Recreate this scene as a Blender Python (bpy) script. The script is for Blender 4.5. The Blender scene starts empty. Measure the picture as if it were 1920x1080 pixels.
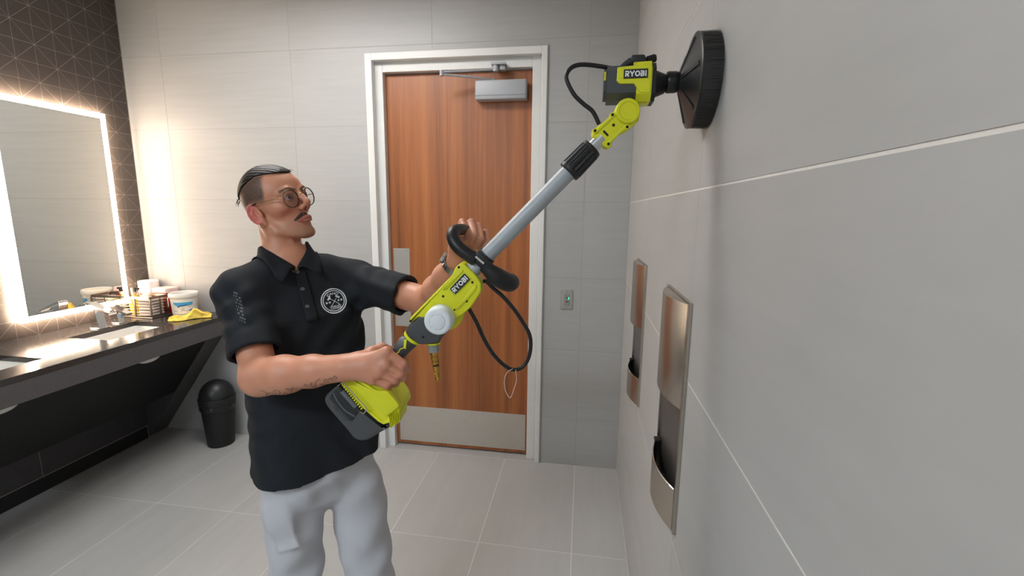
import bpy, bmesh, math, random
import numpy as np
from mathutils import Vector, Matrix, noise
from mathutils.bvhtree import BVHTree

random.seed(7)
SC = bpy.context.scene
COL = SC.collection
R = math.radians

# ------------------------------------------------------------------ camera
CAM_F, CAM_YAW, CAM_PITCH, CAM_ROLL = 856.9, .1531, .167, .0105
CAM_C = Vector((.0033, -2.7925, 1.6387))
_fw = Vector((-math.sin(CAM_YAW) * math.cos(CAM_PITCH), math.cos(CAM_YAW) * math.cos(CAM_PITCH), -math.sin(CAM_PITCH)))
_rt = Vector((math.cos(CAM_YAW), math.sin(CAM_YAW), 0))
_up = _rt.cross(_fw)
_rt, _up = _rt * math.cos(CAM_ROLL) + _up * math.sin(CAM_ROLL), -_rt * math.sin(CAM_ROLL) + _up * math.cos(CAM_ROLL)
cam_data = bpy.data.cameras.new('camera')
cam_data.sensor_width = 36
cam_data.lens = 36 * CAM_F / 1920
cam_data.clip_start = .02
cam = bpy.data.objects.new('camera', cam_data)
cam.matrix_world = Matrix(((_rt.x, _up.x, -_fw.x, CAM_C.x), (_rt.y, _up.y, -_fw.y, CAM_C.y),
                           (_rt.z, _up.z, -_fw.z, CAM_C.z), (0, 0, 0, 1)))
COL.objects.link(cam)
SC.camera = cam

# ------------------------------------------------------------------ world and exposure
w = bpy.data.worlds.new('world')
SC.world = w
w.use_nodes = True
w.node_tree.nodes['Background'].inputs[0].default_value = (.8, .85, .9, 1)
w.node_tree.nodes['Background'].inputs[1].default_value = .3
vs = SC.view_settings
vs.view_transform = 'Standard'
vs.look = 'None'
vs.gamma = 1
vs.use_curve_mapping = False
vs.exposure = 0.0
SC.cycles.caustics_reflective = False
SC.cycles.caustics_refractive = False
LAMP_POWER = 36.0          # each of the two ceiling panels
MIRROR_GLOW = 60.0        # front border of the lit mirrors
MIRROR_BACK = 24.0         # warm strips behind the lit mirrors

# ------------------------------------------------------------------ helpers
def srgb(r, g, b):
    f = lambda c: ((c / 255) / 12.92 if c / 255 <= .04045 else (((c / 255) + .055) / 1.055) ** 2.4)
    return (f(r), f(g), f(b), 1)

MATS = {}
def mat(name, col=(.5, .5, .5, 1), rough=.5, metal=0, spec=.5, bump=0, bscale=200, var=0, vscale=8, stretch=(1, 1, 1), emit=None, trans=0, ior=1.45, coat=0):
    if name in MATS:
        return MATS[name]
    m = bpy.data.materials.new(name)
    m.use_nodes = True
    nt = m.node_tree
    b = nt.nodes['Principled BSDF']
    b.inputs['Base Color'].default_value = col
    b.inputs['Roughness'].default_value = rough
    b.inputs['Metallic'].default_value = metal
    b.inputs['Specular IOR Level'].default_value = spec
    b.inputs['IOR'].default_value = ior
    b.inputs['Transmission Weight'].default_value = trans
    b.inputs['Coat Weight'].default_value = coat
    if emit:
        b.inputs['Emission Color'].default_value = emit[0]
        b.inputs['Emission Strength'].default_value = emit[1]
    if var or bump:
        tc = nt.nodes.new('ShaderNodeNewGeometry')
        mp = nt.nodes.new('ShaderNodeMapping')
        mp.inputs['Scale'].default_value = stretch
        nt.links.new(tc.outputs['Position'], mp.inputs['Vector'])
        if var:
            n = nt.nodes.new('ShaderNodeTexNoise')
            n.inputs['Scale'].default_value = vscale
            n.inputs['Detail'].default_value = 6
            nt.links.new(mp.outputs[0], n.inputs['Vector'])
            mx = nt.nodes.new('ShaderNodeMix')
            mx.data_type = 'RGBA'
            c0 = [max(0, c * (1 - var)) for c in col[:3]] + [1]
            c1 = [min(1, c * (1 + var)) for c in col[:3]] + [1]
            mx.inputs[6].default_value = c0
            mx.inputs[7].default_value = c1
            cr = nt.nodes.new('ShaderNodeMapRange')
            cr.inputs[1].default_value = .3
            cr.inputs[2].default_value = .7
            nt.links.new(n.outputs[0], cr.inputs[0])
            nt.links.new(cr.outputs[0], mx.inputs[0])
            nt.links.new(mx.outputs[2], b.inputs['Base Color'])
        if bump:
            n2 = nt.nodes.new('ShaderNodeTexNoise')
            n2.inputs['Scale'].default_value = bscale
            n2.inputs['Detail'].default_value = 3
            nt.links.new(mp.outputs[0], n2.inputs['Vector'])
            bp = nt.nodes.new('ShaderNodeBump')
            bp.inputs['Strength'].default_value = bump
            bp.inputs['Distance'].default_value = .002
            nt.links.new(n2.outputs[0], bp.inputs['Height'])
            nt.links.new(bp.outputs[0], b.inputs['Normal'])
    MATS[name] = m
    return m

def tag(o, label=None, cat=None, group=None, kind=None):
    if label: o['label'] = label
    if cat: o['category'] = cat
    if group: o['group'] = group
    if kind: o['kind'] = kind
    return o

def link(name, me, m=None, parent=None):
    o = bpy.data.objects.new(name, me)
    COL.objects.link(o)
    if m is not None:
        me.materials.clear()
        me.materials.append(m)
    if parent is not None:
        o.parent = parent
    return o

def obj(name, bm, m, parent=None, smooth=False, xf=None):
    me = bpy.data.meshes.new(name)
    if xf is not None:
        bm.transform(xf)
    bmesh.ops.recalc_face_normals(bm, faces=bm.faces)
    bm.to_mesh(me)
    bm.free()
    if smooth:
        for p in me.polygons:
            p.use_smooth = True
        if smooth != 'all':
            me.set_sharp_from_angle(angle=R(40))
    return link(name, me, m, parent)

def empty(name, loc=(0, 0, 0), rz=0):
    o = bpy.data.objects.new(name, None)
    o.empty_display_size = .05
    o.location = loc
    o.rotation_euler = (0, 0, rz)
    COL.objects.link(o)
    return o

def NB():
    return bmesh.new()

def box(x0, x1, y0, y1, z0, z1, bev=0, seg=2, bm=None):
    b = bm or NB()
    t = NB()
    bmesh.ops.create_cube(t, size=1)
    t.transform(Matrix.Translation(((x0 + x1) / 2, (y0 + y1) / 2, (z0 + z1) / 2)) @ Matrix.Diagonal((abs(x1 - x0), abs(y1 - y0), abs(z1 - z0), 1)))
    if bev:
        bmesh.ops.bevel(t, geom=t.edges[:], offset=bev, segments=seg, affect='EDGES', profile=.5)
    merge(b, t)
    return b

def merge(b, t):
    me = bpy.data.meshes.new('t')
    t.to_mesh(me)
    t.free()
    b.from_mesh(me)
    bpy.data.meshes.remove(me)
    return b

def prism(poly, h0, h1, bev=0, seg=2, bm=None, inset=0):
    """polygon in xy extruded along z from h0 to h1; bevelled on the rims"""
    t = NB()
    v0 = [t.verts.new((p[0], p[1], h0)) for p in poly]
    f = t.faces.new(v0)
    r = bmesh.ops.extrude_face_region(t, geom=[f])
    vs_ = [e for e in r['geom'] if isinstance(e, bmesh.types.BMVert)]
    bmesh.ops.translate(t, verts=vs_, vec=(0, 0, h1 - h0))
    if bev:
        es = [e for e in t.edges if abs(e.verts[0].co.z - e.verts[1].co.z) < 1e-7]
        bmesh.ops.bevel(t, geom=es, offset=bev, segments=seg, affect='EDGES', profile=.5)
    if bm is None:
        return t
    return merge(bm, t)

def round_poly(poly, r, n=4):
    out = []
    N = len(poly)
    for i in range(N):
        a, b, c = (Vector(poly[(i + k) % N][:2]) for k in (-1, 0, 1))
        d1, d2 = (a - b), (c - b)
        l = min(r, d1.length * .45, d2.length * .45)
        p, q = b + d1.normalized() * l, b + d2.normalized() * l
        for k in range(n + 1):
            t = k / n
            out.append(((1 - t) ** 2 * p + 2 * t * (1 - t) * b + t * t * q)[:])
    return out

def frame_of(d):
    d = Vector(d).normalized()
    a = Vector((0, 0, 1)) if abs(d.z) < .9 else Vector((1, 0, 0))
    u = d.cross(a).normalized()
    return u, d.cross(u)

def tube(pts, r, n=10, bm=None, cap=True, closed=False, sy=1):
    b = bm or NB()
    P = [Vector(p) for p in pts]
    N = len(P)
    rr = r if isinstance(r, (list, tuple)) else [r] * N
    rings = []
    u = None
    for i in range(N):
        if closed:
            d = (P[(i + 1) % N] - P[i - 1]).normalized()
        else:
            d = (P[min(i + 1, N - 1)] - P[max(i - 1, 0)]).normalized()
        if u is None:
            u, v = frame_of(d)
        else:
            u = (u - d * u.dot(d)).normalized()
            v = d.cross(u)
        rings.append([b.verts.new(P[i] + (u * math.cos(2 * math.pi * k / n) + v * math.sin(2 * math.pi * k / n) * sy) * rr[i]) for k in range(n)])
    for i in range(N if closed else N - 1):
        A, B = rings[i], rings[(i + 1) % N]
        for k in range(n):
            b.faces.new((A[k], A[(k + 1) % n], B[(k + 1) % n], B[k]))
    if cap and not closed:
        b.faces.new(rings[0][::-1])
        b.faces.new(rings[-1])
    return b

def spline(pts, n=8, closed=False):
    P = [Vector(p) for p in pts]
    N = len(P)
    out = []
    for i in range(N if closed else N - 1):
        if closed:
            p0, p1, p2, p3 = (P[(i + k) % N] for k in (-1, 0, 1, 2))
        else:
            p0, p1, p2, p3 = P[max(i - 1, 0)], P[i], P[i + 1], P[min(i + 2, N - 1)]
        for k in range(n):
            t = k / n
            out.append(.5 * ((2 * p1) + (p2 - p0) * t + (2 * p0 - 5 * p1 + 4 * p2 - p3) * t * t + (3 * p1 - p0 - 3 * p2 + p3) * t ** 3))
    if not closed:
        out.append(P[-1])
    return out

def lathe(prof, n=32, axis='z', bm=None, c=(0, 0, 0)):
    """profile [(radius, height)] turned about an axis through c"""
    b = bm or NB()
    rings = []
    for r_, h in prof:
        ring = []
        for k in range(n):
            a = 2 * math.pi * k / n
            p = (r_ * math.cos(a), r_ * math.sin(a), h)
            if axis == 'x': p = (p[2], p[0], p[1])
            if axis == 'y': p = (p[1], p[2], p[0])
            ring.append(b.verts.new(Vector(p) + Vector(c)))
        rings.append(ring)
    for A, B in zip(rings, rings[1:]):
        for k in range(n):
            b.faces.new((A[k], A[(k + 1) % n], B[(k + 1) % n], B[k]))
    if prof[0][0] > 1e-6: b.faces.new(rings[0][::-1])
    if prof[-1][0] > 1e-6: b.faces.new(rings[-1])
    bmesh.ops.remove_doubles(b, verts=b.verts, dist=1e-7)
    return b

_font_cache = {}
def text_bm(s, size=1, bold=0.0, depth=0.0, space=1.0):
    """flat lettering centred on the origin in the xy plane"""
    cu = bpy.data.curves.new('t', 'FONT')
    cu.body = s
    cu.size = size
    cu.offset = bold
    cu.extrude = depth
    cu.space_character = space
    cu.align_x = 'CENTER'
    cu.align_y = 'CENTER'
    cu.resolution_u = 3
    o = bpy.data.objects.new('t', cu)
    COL.objects.link(o)
    bpy.context.view_layer.update()
    me = bpy.data.meshes.new_from_object(o)
    b = NB()
    b.from_mesh(me)
    bpy.data.objects.remove(o)
    bpy.data.curves.remove(cu)
    bpy.data.meshes.remove(me)
    if b.verts:
        xs = [v.co.x for v in b.verts]; ys = [v.co.y for v in b.verts]
        bmesh.ops.translate(b, verts=b.verts, vec=(-(min(xs) + max(xs)) / 2, -(min(ys) + max(ys)) / 2, 0))
    return b

def bm_size(b):
    xs = [v.co.x for v in b.verts]; ys = [v.co.y for v in b.verts]
    return max(xs) - min(xs), max(ys) - min(ys)

_cube = None
def unit_cube(m, key):
    nm = 'piece_' + key
    me = bpy.data.meshes.get(nm)
    if me is None:
        me = bpy.data.meshes.new(nm)
        b = NB()
        bmesh.ops.create_cube(b, size=1)
        b.to_mesh(me)
        b.free()
        me.materials.append(m)
    return me

def piece(name, m, parent, x0, x1, y0, y1, z0, z1):
    o = bpy.data.objects.new(name, unit_cube(m, m.name))
    o.location = ((x0 + x1) / 2, (y0 + y1) / 2, (z0 + z1) / 2)
    o.scale = (abs(x1 - x0), abs(y1 - y0), abs(z1 - z0))
    COL.objects.link(o)
    o.parent = parent
    return o

# ------------------------------------------------------------------ materials
def tile_mat(name, c, stretch, rough, bumpy=.12):
    """porcelain tile with a linen-like streak along its length"""
    m = bpy.data.materials.new(name)
    m.use_nodes = True
    nt = m.node_tree
    b = nt.nodes['Principled BSDF']
    g = nt.nodes.new('ShaderNodeNewGeometry')
    oi = nt.nodes.new('ShaderNodeObjectInfo')
    ad = nt.nodes.new('ShaderNodeVectorMath'); ad.operation = 'MULTIPLY_ADD'
    ad.inputs[1].default_value = (1, 1, 1)
    sc = nt.nodes.new('ShaderNodeVectorMath'); sc.operation = 'SCALE'; sc.inputs[0].default_value = (37, 19, 53)
    nt.links.new(oi.outputs['Random'], sc.inputs['Scale'])
    nt.links.new(g.outputs['Position'], ad.inputs[0]); nt.links.new(sc.outputs[0], ad.inputs[2])
    mp = nt.nodes.new('ShaderNodeMapping'); mp.inputs['Scale'].default_value = stretch
    nt.links.new(ad.outputs[0], mp.inputs[0])
    n = nt.nodes.new('ShaderNodeTexNoise'); n.inputs['Scale'].default_value = 1; n.inputs['Detail'].default_value = 8; n.inputs['Roughness'].default_value = .6
    nt.links.new(mp.outputs[0], n.inputs['Vector'])
    cr = nt.nodes.new('ShaderNodeValToRGB')
    cr.color_ramp.elements[0].position = .3; cr.color_ramp.elements[1].position = .72
    k = lambda s: [min(1, x * s) for x in c[:3]] + [1]
    cr.color_ramp.elements[0].color = k(.95); cr.color_ramp.elements[1].color = k(1.035)
    nt.links.new(n.outputs[0], cr.inputs[0])
    hv = nt.nodes.new('ShaderNodeHueSaturation')
    mr = nt.nodes.new('ShaderNodeMapRange'); mr.inputs[3].default_value = .975; mr.inputs[4].default_value = 1.025
    nt.links.new(oi.outputs['Random'], mr.inputs[0]); nt.links.new(mr.outputs[0], hv.inputs['Value'])
    nt.links.new(cr.outputs[0], hv.inputs['Color'])
    nt.links.new(hv.outputs[0], b.inputs['Base Color'])
    b.inputs['Roughness'].default_value = rough
    b.inputs['Specular IOR Level'].default_value = .4
    bp = nt.nodes.new('ShaderNodeBump'); bp.inputs['Strength'].default_value = bumpy; bp.inputs['Distance'].default_value = .001
    nt.links.new(n.outputs[0], bp.inputs['Height']); nt.links.new(bp.outputs[0], b.inputs['Normal'])
    MATS[name] = m
    return m

TILE_C = (.425, .425, .42, 1)
M_TILE_B = tile_mat('tile_back', TILE_C, (2.5, 2.5, 45), .42)
M_TILE_R = tile_mat('tile_right', TILE_C, (3, 2.5, 14), .42)
M_TILE_F = tile_mat('tile_floor', (.425, .418, .407, 1), (14, 2.2, 3), .36)
M_GROUT = mat('grout', (.66, .65, .63, 1), .9)
M_GROUT_B = mat('grout_back', (.37, .36, .345, 1), .9)
M_GROUT_L = mat('grout_light', (.72, .69, .65, 1), .9)
M_DARK_TILE = mat('dark_tile', srgb(66, 59, 55), .45, var=.12, vscale=30)
M_FRAME = mat('painted_frame', srgb(222, 222, 220), .38, var=.02, vscale=6)
M_STEEL = mat('brushed_steel', srgb(190, 187, 182), .32, .7, var=.06, vscale=4, stretch=(60, 60, 2))
M_STEEL_H = mat('brushed_steel_sheet', srgb(206, 199, 190), .40, .75, var=.05, vscale=5, stretch=(3, 3, 60))
M_CHROME = mat('chrome', (.82, .82, .82, 1), .07, 1)
M_BLACKP = mat('black_plastic', srgb(26, 26, 27), .45)
M_QUARTZ = mat('charcoal_quartz', srgb(62, 58, 57), .13, var=.18, vscale=160)
M_APRON = mat('charcoal_panel', srgb(84, 81, 82), .5, var=.15, vscale=220)
M_SHROUD = mat('black_panel', srgb(10, 10, 10), .6)
M_WHITE = mat('white_plastic', srgb(232, 230, 226), .4)
M_PORC = mat('porcelain', srgb(225, 222, 216), .12)
M_YEL = mat('lime_plastic', srgb(224, 224, 40), .38, bump=.05, bscale=900)
M_GREY = mat('grey_plastic', srgb(72, 74, 76), .5, bump=.08, bscale=900)
M_DGREY = mat('dark_grey_plastic', srgb(40, 41, 43), .5)
M_RUB = mat('black_rubber', srgb(30, 31, 32), .42, bump=.05, bscale=500)
M_LETTER = mat('white_letter', srgb(240, 240, 240), .5)

# ------------------------------------------------------------------ the room
XL, XR, YF, ZC = -3.05, .264, -4.7, 2.98
GAP = .0035
def struct(name, bm, m, parent=None, smooth=False):
    o = obj(name, bm, m, parent, smooth)
    o['kind'] = 'structure'
    return o

# floor: slab with grout, tiles laid on it
floor = struct('floor', box(XL - .2, XR + .2, YF - .2, .2, -.1, -.0006), M_GROUT)
FWID, FLEN = .462, .9
xs = sorted([XR] + [-FWID * k for k in range(0, 7)] + [XL])
ys = [0] + [-.793 - FLEN * k for k in range(0, 5)]
ys = [y for y in ys if y > YF] + [YF]
for i in range(len(xs) - 1):
    for j in range(len(ys) - 1):
        piece('floor_tile', M_TILE_F, floor, xs[i] + GAP / 2, xs[i + 1] - GAP / 2, ys[j + 1] + GAP / 2, ys[j] - GAP / 2, -.012, 0)
# strip under the door
piece('floor_tile', M_TILE_F, floor, -1.345, -.235, .002, .2, -.012, .0)

# back wall with the door opening
DX0, DX1, DZ = -1.30, -.27, 2.53
b = NB()
box(XL - .2, DX0, .0007, .16, 0, ZC, bm=b); box(DX1, XR + .2, .0007, .16, 0, ZC, bm=b); box(DX0, DX1, .0007, .16, DZ, ZC, bm=b)
wall_back = struct('wall_back', b, M_GROUT_B)
zr = [0, .322] + [.322 + .457 * k for k in range(1, 6)] + [ZC]
xv = [XL, -2.76, -1.84, -.92, 0, XR]
for i in range(len(xv) - 1):
    for j in range(len(zr) - 1):
        x0, x1, z0, z1 = xv[i] + GAP / 2, xv[i + 1] - GAP / 2, zr[j] + GAP / 2, zr[j + 1] - GAP / 2
        ox0, ox1, oz = -1.343, -.236, 2.566
        if x1 <= ox0 or x0 >= ox1 or z0 >= oz:
            piece('wall_tile', M_TILE_B, wall_back, x0, x1, 0, .008, z0, z1)
            continue
        if x0 < ox0 - .01: piece('wall_tile', M_TILE_B, wall_back, x0, ox0, 0, .008, z0, z1)
        if x1 > ox1 + .01: piece('wall_tile', M_TILE_B, wall_back, ox1, x1, 0, .008, z0, z1)
        if z1 > oz + .01: piece('wall_tile', M_TILE_B, wall_back, max(x0, ox0), min(x1, ox1), 0, .008, oz, z1)

# right wall
RZ0, RZ1 = .822, 1.428       # openings for the towel units
wall_right = struct('wall_right', box(XR + .0010, XR + .16, YF - .2, .16, 0, ZC), M_GROUT_L)
yv = [0, -.80, -1.66, -2.52, -3.40, -4.28, YF]
GR = .0045
for i in range(len(yv) - 1):
    for j in range(len(zr) - 1):
        piece('wall_tile', M_TILE_R, wall_right, XR, XR + .007, yv[i + 1] + .0006, yv[i] - .0006, zr[j] + GR / 2, zr[j + 1] - GR / 2)

# left wall: dark triangle mosaic above the counter, plain charcoal below it
wall_left = struct('wall_left', box(XL - .16, XL - .0005, YF - .2, .16, 0, ZC), mat('mosaic_grout', srgb(158, 147, 139), .8))
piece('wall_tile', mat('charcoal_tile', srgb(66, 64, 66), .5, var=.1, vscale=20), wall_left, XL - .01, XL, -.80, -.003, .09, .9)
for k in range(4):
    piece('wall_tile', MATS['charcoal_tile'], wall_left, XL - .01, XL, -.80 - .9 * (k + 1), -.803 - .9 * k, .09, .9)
S = .1005
tri_meshes = {}
def tri_mesh(kind):
    if kind in tri_meshes: return tri_meshes[kind]
    g = .0015
    c = {0: [(0, 0), (1, 0), (1, 1)], 1: [(0, 0), (1, 1), (0, 1)], 2: [(0, 0), (1, 0), (0, 1)], 3: [(1, 0), (1, 1), (0, 1)]}[kind]
    P = [Vector((a * S, q * S)) for a, q in c]
    # inset the triangle by half a joint
    ctr = sum(P, Vector((0, 0))) / 3
    inr = (2 - math.sqrt(2)) / 2 * S
    inc = {0: (S - inr, inr), 1: (inr, S - inr), 2: (inr, inr), 3: (S - inr, S - inr)}[kind]
    inc = Vector(inc)
    P = [inc + (p - inc) * (1 - g / 2 / inr) for p in P]
    t = NB()
    lo = [t.verts.new((-.003, p.x, p.y)) for p in P]
    hi = [t.verts.new((0, p.x, p.y)) for p in P]
    t.faces.new(hi); t.faces.new(lo[::-1])
    for k in range(3): t.faces.new((lo[k], lo[(k + 1) % 3], hi[(k + 1) % 3], hi[k]))
    bmesh.ops.recalc_face_normals(t, faces=t.faces)
    me = bpy.data.meshes.new('mosaic_tile_%d' % kind)
    t.to_mesh(me); t.free()
    me.materials.append(M_DARK_TILE)
    tri_meshes[kind] = me
    return me
MZ0 = .915
rest = NB()
count = 0
MIR = [(-.802, -.20, 1.004, 2.214), (-1.60, -.985, 1.004, 2.214)]
for j in range(21):
    for i in range(46):
        y0, z0 = -.004 - S * (i + 1), MZ0 + S * j
        up = (i + j) % 2 == 0
        hidden = any(y0 > a + .03 and y0 + S < b_ - .03 and z0 > c + .03 and z0 + S < d - .03 for a, b_, c, d in MIR)
        for kind in ((0, 1) if up else (2, 3)):
            near = (i < 10) and not hidden and z0 < 2.86
            if near and count < 300:
                o = bpy.data.objects.new('mosaic_tile', tri_mesh(kind))
                o.location = (XL, y0, z0)
                COL.objects.link(o); o.parent = wall_left
                count += 1
            else:
                me = tri_mesh(kind).copy()
                me.transform(Matrix.Translation((XL, y0, z0)))
                rest.from_mesh(me); bpy.data.meshes.remove(me)
o = obj('mosaic_tiles_beyond', rest, M_DARK_TILE, wall_left)
o['kind'] = 'stuff'
baseboard = struct('baseboard_left', box(XL - .01, XL + .008, YF, -.16, 0, .085, .002), mat('dark_base', srgb(30, 29, 30), .5))

struct('ceiling', box(XL - .2, XR + .2, YF - .2, .2, ZC, ZC + .1), mat('ceiling_paint', (.8, .79, .77, 1), .9, var=.02, vscale=3))
struct('wall_front', box(XL - .2, XR + .2, YF - .1, YF, 0, ZC), mat('plain_wall', (.55, .54, .52, 1), .7, var=.03, vscale=2))

# ceiling lamps (unseen above the frame, the rear one added as fill): shallow troffers with a lit diffuser
def ceiling_lamp(x, y, lx, ly, power, col, label):
    t = empty('ceiling_light', (x, y, ZC))
    tag(t, label, 'ceiling light', 'ceiling panel lights')
    fr = NB()
    for s in (-1, 1):
        box(s * lx / 2 - .015, s * lx / 2 + .015, -ly / 2, ly / 2, -.03, 0, bm=fr)
        box(-lx / 2, lx / 2, s * ly / 2 - .015, s * ly / 2 + .015, -.03, 0, bm=fr)
    obj('frame', fr, M_WHITE, t)
    d = mat('diffuser_' + label[:6], (.9, .9, .9, 1), .6, emit=(col, power / (lx * ly * 3.14)))
    obj('diffuser', box(-lx / 2 + .015, lx / 2 - .015, -ly / 2 + .015, ly / 2 - .015, -.022, -.012), d, t)
ceiling_lamp(-1.5, -1.05, 1.2, .6, LAMP_POWER * 1.1, (1, .98, .95, 1), 'white ceiling light panel over the floor between counter and door')
ceiling_lamp(-1.7, -4.1, 1.6, .6, LAMP_POWER * 2.15, (.82, .925, 1, 1), 'cool white ceiling light panel behind the camera')  # unseen panel added to fill camera-facing surfaces with light

# ------------------------------------------------------------------ door
door = empty('door_1', (0, 0, 0)); door['kind'] = 'structure'
cas = NB()
CY = -.014
box(-1.344, -1.300, CY, .006, 0, 2.568, .003, bm=cas); box(-.267, -.234, CY, .006, 0, 2.568, .003, bm=cas)
box(-1.30, -.267, CY, .006, 2.526, 2.568, .003, bm=cas)
obj('casing', cas, M_FRAME, door)
lip = NB()
box(-1.351, -1.344, CY + .008, .003, 0, 2.576, bm=lip); box(-.234, -.228, CY + .008, .003, 0, 2.576, bm=lip); box(-1.344, -.234, CY + .008, .003, 2.568, 2.576, bm=lip)
obj('casing_edge', lip, mat('frame_edge', srgb(170, 170, 168), .4), door)
jam = NB()
JY = .030
box(-1.312, -1.250, JY, .11, 0, 2.54, .003, bm=jam); box(-.324, -.255, JY, .11, 0, 2.54, .003, bm=jam); box(-1.25, -.324, JY, .11, 2.468, 2.54, .003, bm=jam)
box(-1.314, -1.299, .0, .03, 0, 2.54, bm=jam); box(-.268, -.255, .0, .03, 0, 2.54, bm=jam); box(-1.30, -.268, .0, .03, 2.527, 2.54, bm=jam)
obj('jamb', jam, M_FRAME, door)
LY = .070
m = bpy.data.materials.new('walnut_veneer'); m.use_nodes = True; MATS['walnut'] = m
nt = m.node_tree; bs = nt.nodes['Principled BSDF']
g = nt.nodes.new('ShaderNodeNewGeometry'); mp = nt.nodes.new('ShaderNodeMapping'); mp.inputs['Scale'].default_value = (9, 1, .22)
nt.links.new(g.outputs['Position'], mp.inputs[0])
n1 = nt.nodes.new('ShaderNodeTexNoise'); n1.inputs['Scale'].default_value = 1; n1.inputs['Detail'].default_value = 8; n1.inputs['Roughness'].default_value = .64; n1.inputs['Distortion'].default_value = .35
nt.links.new(mp.outputs[0], n1.inputs['Vector'])
mp2 = nt.nodes.new('ShaderNodeMapping'); mp2.inputs['Scale'].default_value = (240, 1, 3)
nt.links.new(g.outputs['Position'], mp2.inputs[0])
n2 = nt.nodes.new('ShaderNodeTexNoise'); n2.inputs['Scale'].default_value = 1; n2.inputs['Detail'].default_value = 3
nt.links.new(mp2.outputs[0], n2.inputs['Vector'])
mm = nt.nodes.new('ShaderNodeMath'); mm.operation = 'MULTIPLY_ADD'; mm.inputs[1].default_value = .26
nt.links.new(n2.outputs[0], mm.inputs[0]); nt.links.new(n1.outputs[0], mm.inputs[2])
cr = nt.nodes.new('ShaderNodeValToRGB')
E_ = cr.color_ramp.elements
E_[0].position = .42; E_[0].color = srgb(84, 48, 28)
E_[1].position = .88; E_[1].color = srgb(186, 118, 64)
e = E_.new(.56); e.color = srgb(136, 80, 43)
e = E_.new(.68); e.color = srgb(163, 97, 52)
nt.links.new(mm.outputs[0], cr.inputs[0]); nt.links.new(cr.outputs[0], bs.inputs['Base Color'])
bs.inputs['Roughness'].default_value = .38
obj('door_leaf', box(-1.247, -.328, LY, LY + .045, .012, 2.462, .002), m, door)
hole = NB()
kp = obj('kick_plate', box(-1.226, -.338, LY - .0025, LY, .034, .291, .0006), M_STEEL_H, door)
sm = mat('screw_head', srgb(150, 148, 144), .35, 1)
for (x, z) in [(-1.21, .275), (-.92, .275), (-.63, .275), (-.355, .275), (-1.21, .05), (-.92, .05), (-.63, .05), (-.355, .05)]:
    obj('screw', lathe([(0, -.0035), (.0035, -.003), (.004, 0)], 10, 'y', c=(x, LY, z)), sm, kp)
pp = obj('push_plate', box(-1.233, -1.122, LY - .0025, LY, .862, 1.388, .0006), M_STEEL_H, door)
for (x, z) in [(-1.222, 1.375), (-1.133, 1.375), (-1.222, .875), (-1.133, .875)]:
    obj('screw', lathe([(0, -.0035), (.0035, -.003), (.004, 0)], 10, 'y', c=(x, LY, z)), sm, pp)
M_ALU = mat('satin_aluminium', srgb(168, 171, 176), .5, .15)
cl = obj('door_closer', box(-.662, -.356, -.002, LY - .001, 2.287, 2.397, .008, 3), M_ALU, door, True)
obj('cover_seam', box(-.66, -.358, -.0032, -.0015, 2.3085, 2.311), mat('seam', srgb(110, 112, 116), .5), cl)
obj('pinion', lathe([(.012, 2.39), (.012, 2.412), (0, 2.412)], 16, c=(-.56, .04, 0)), M_STEEL, cl)
arm1 = NB(); tube([(-.56, .035, 2.406), (-.70, -.03, 2.409), (-.838, -.085, 2.412)], .0065, 8, arm1)
obj('closer_arm', arm1, M_ALU, cl)
arm2 = NB(); tube([(-.838, -.085, 2.424), (-.70, -.05, 2.435), (-.545, -.012, 2.449)], .006, 8, arm2)
obj('closer_arm', arm2, M_ALU, cl)
obj('elbow', lathe([(0, 2.402), (.012, 2.403), (.012, 2.432), (0, 2.433)], 16, c=(-.838, -.085, 0)), M_ALU, cl, True)
fo = NB(); box(-.56, -.475, -.03, JY, 2.472, 2.484, .001, bm=fo); lathe([(0, 2.437), (.017, 2.438), (.017, 2.47), (0, 2.472)], 16, bm=fo, c=(-.535, -.01, 0)); box(-.51, -.48, -.012, JY, 2.447, 2.484, .002, bm=fo)
obj('arm_shoe', fo, M_ALU, cl, True)

# occupancy sensor switch beside the door
sw = empty('wall_switch', (-.0855, 0, 1.103)); tag(sw, 'stainless wall plate with grey sensor switch and green light beside the door', 'switch')
obj('plate', box(-.037, .037, -.006, 0, -.059, .059, .003), M_STEEL, sw)
obj('sensor_body', box(-.017, .017, -.012, -.004, -.034, .034, .003), mat('switch_grey', srgb(140, 142, 146), .5), sw)
for z in (.013, -.012): obj('button', box(-.004, .008, -.014, -.011, z - .0025, z + .0025, .0005), M_DGREY, sw)
obj('indicator', box(.011, .016, -.0145, -.011, .002, .016, .001), mat('green_led', (.05, .6, .2, 1), .4, emit=((.05, 1, .3, 1), 1.6)), sw)
for z in (.048, -.048): obj('screw', lathe([(0, -.0075), (.0035, -.007), (.004, -.005)], 10, 'y', c=(0, 0, z)), sm, sw)

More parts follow.
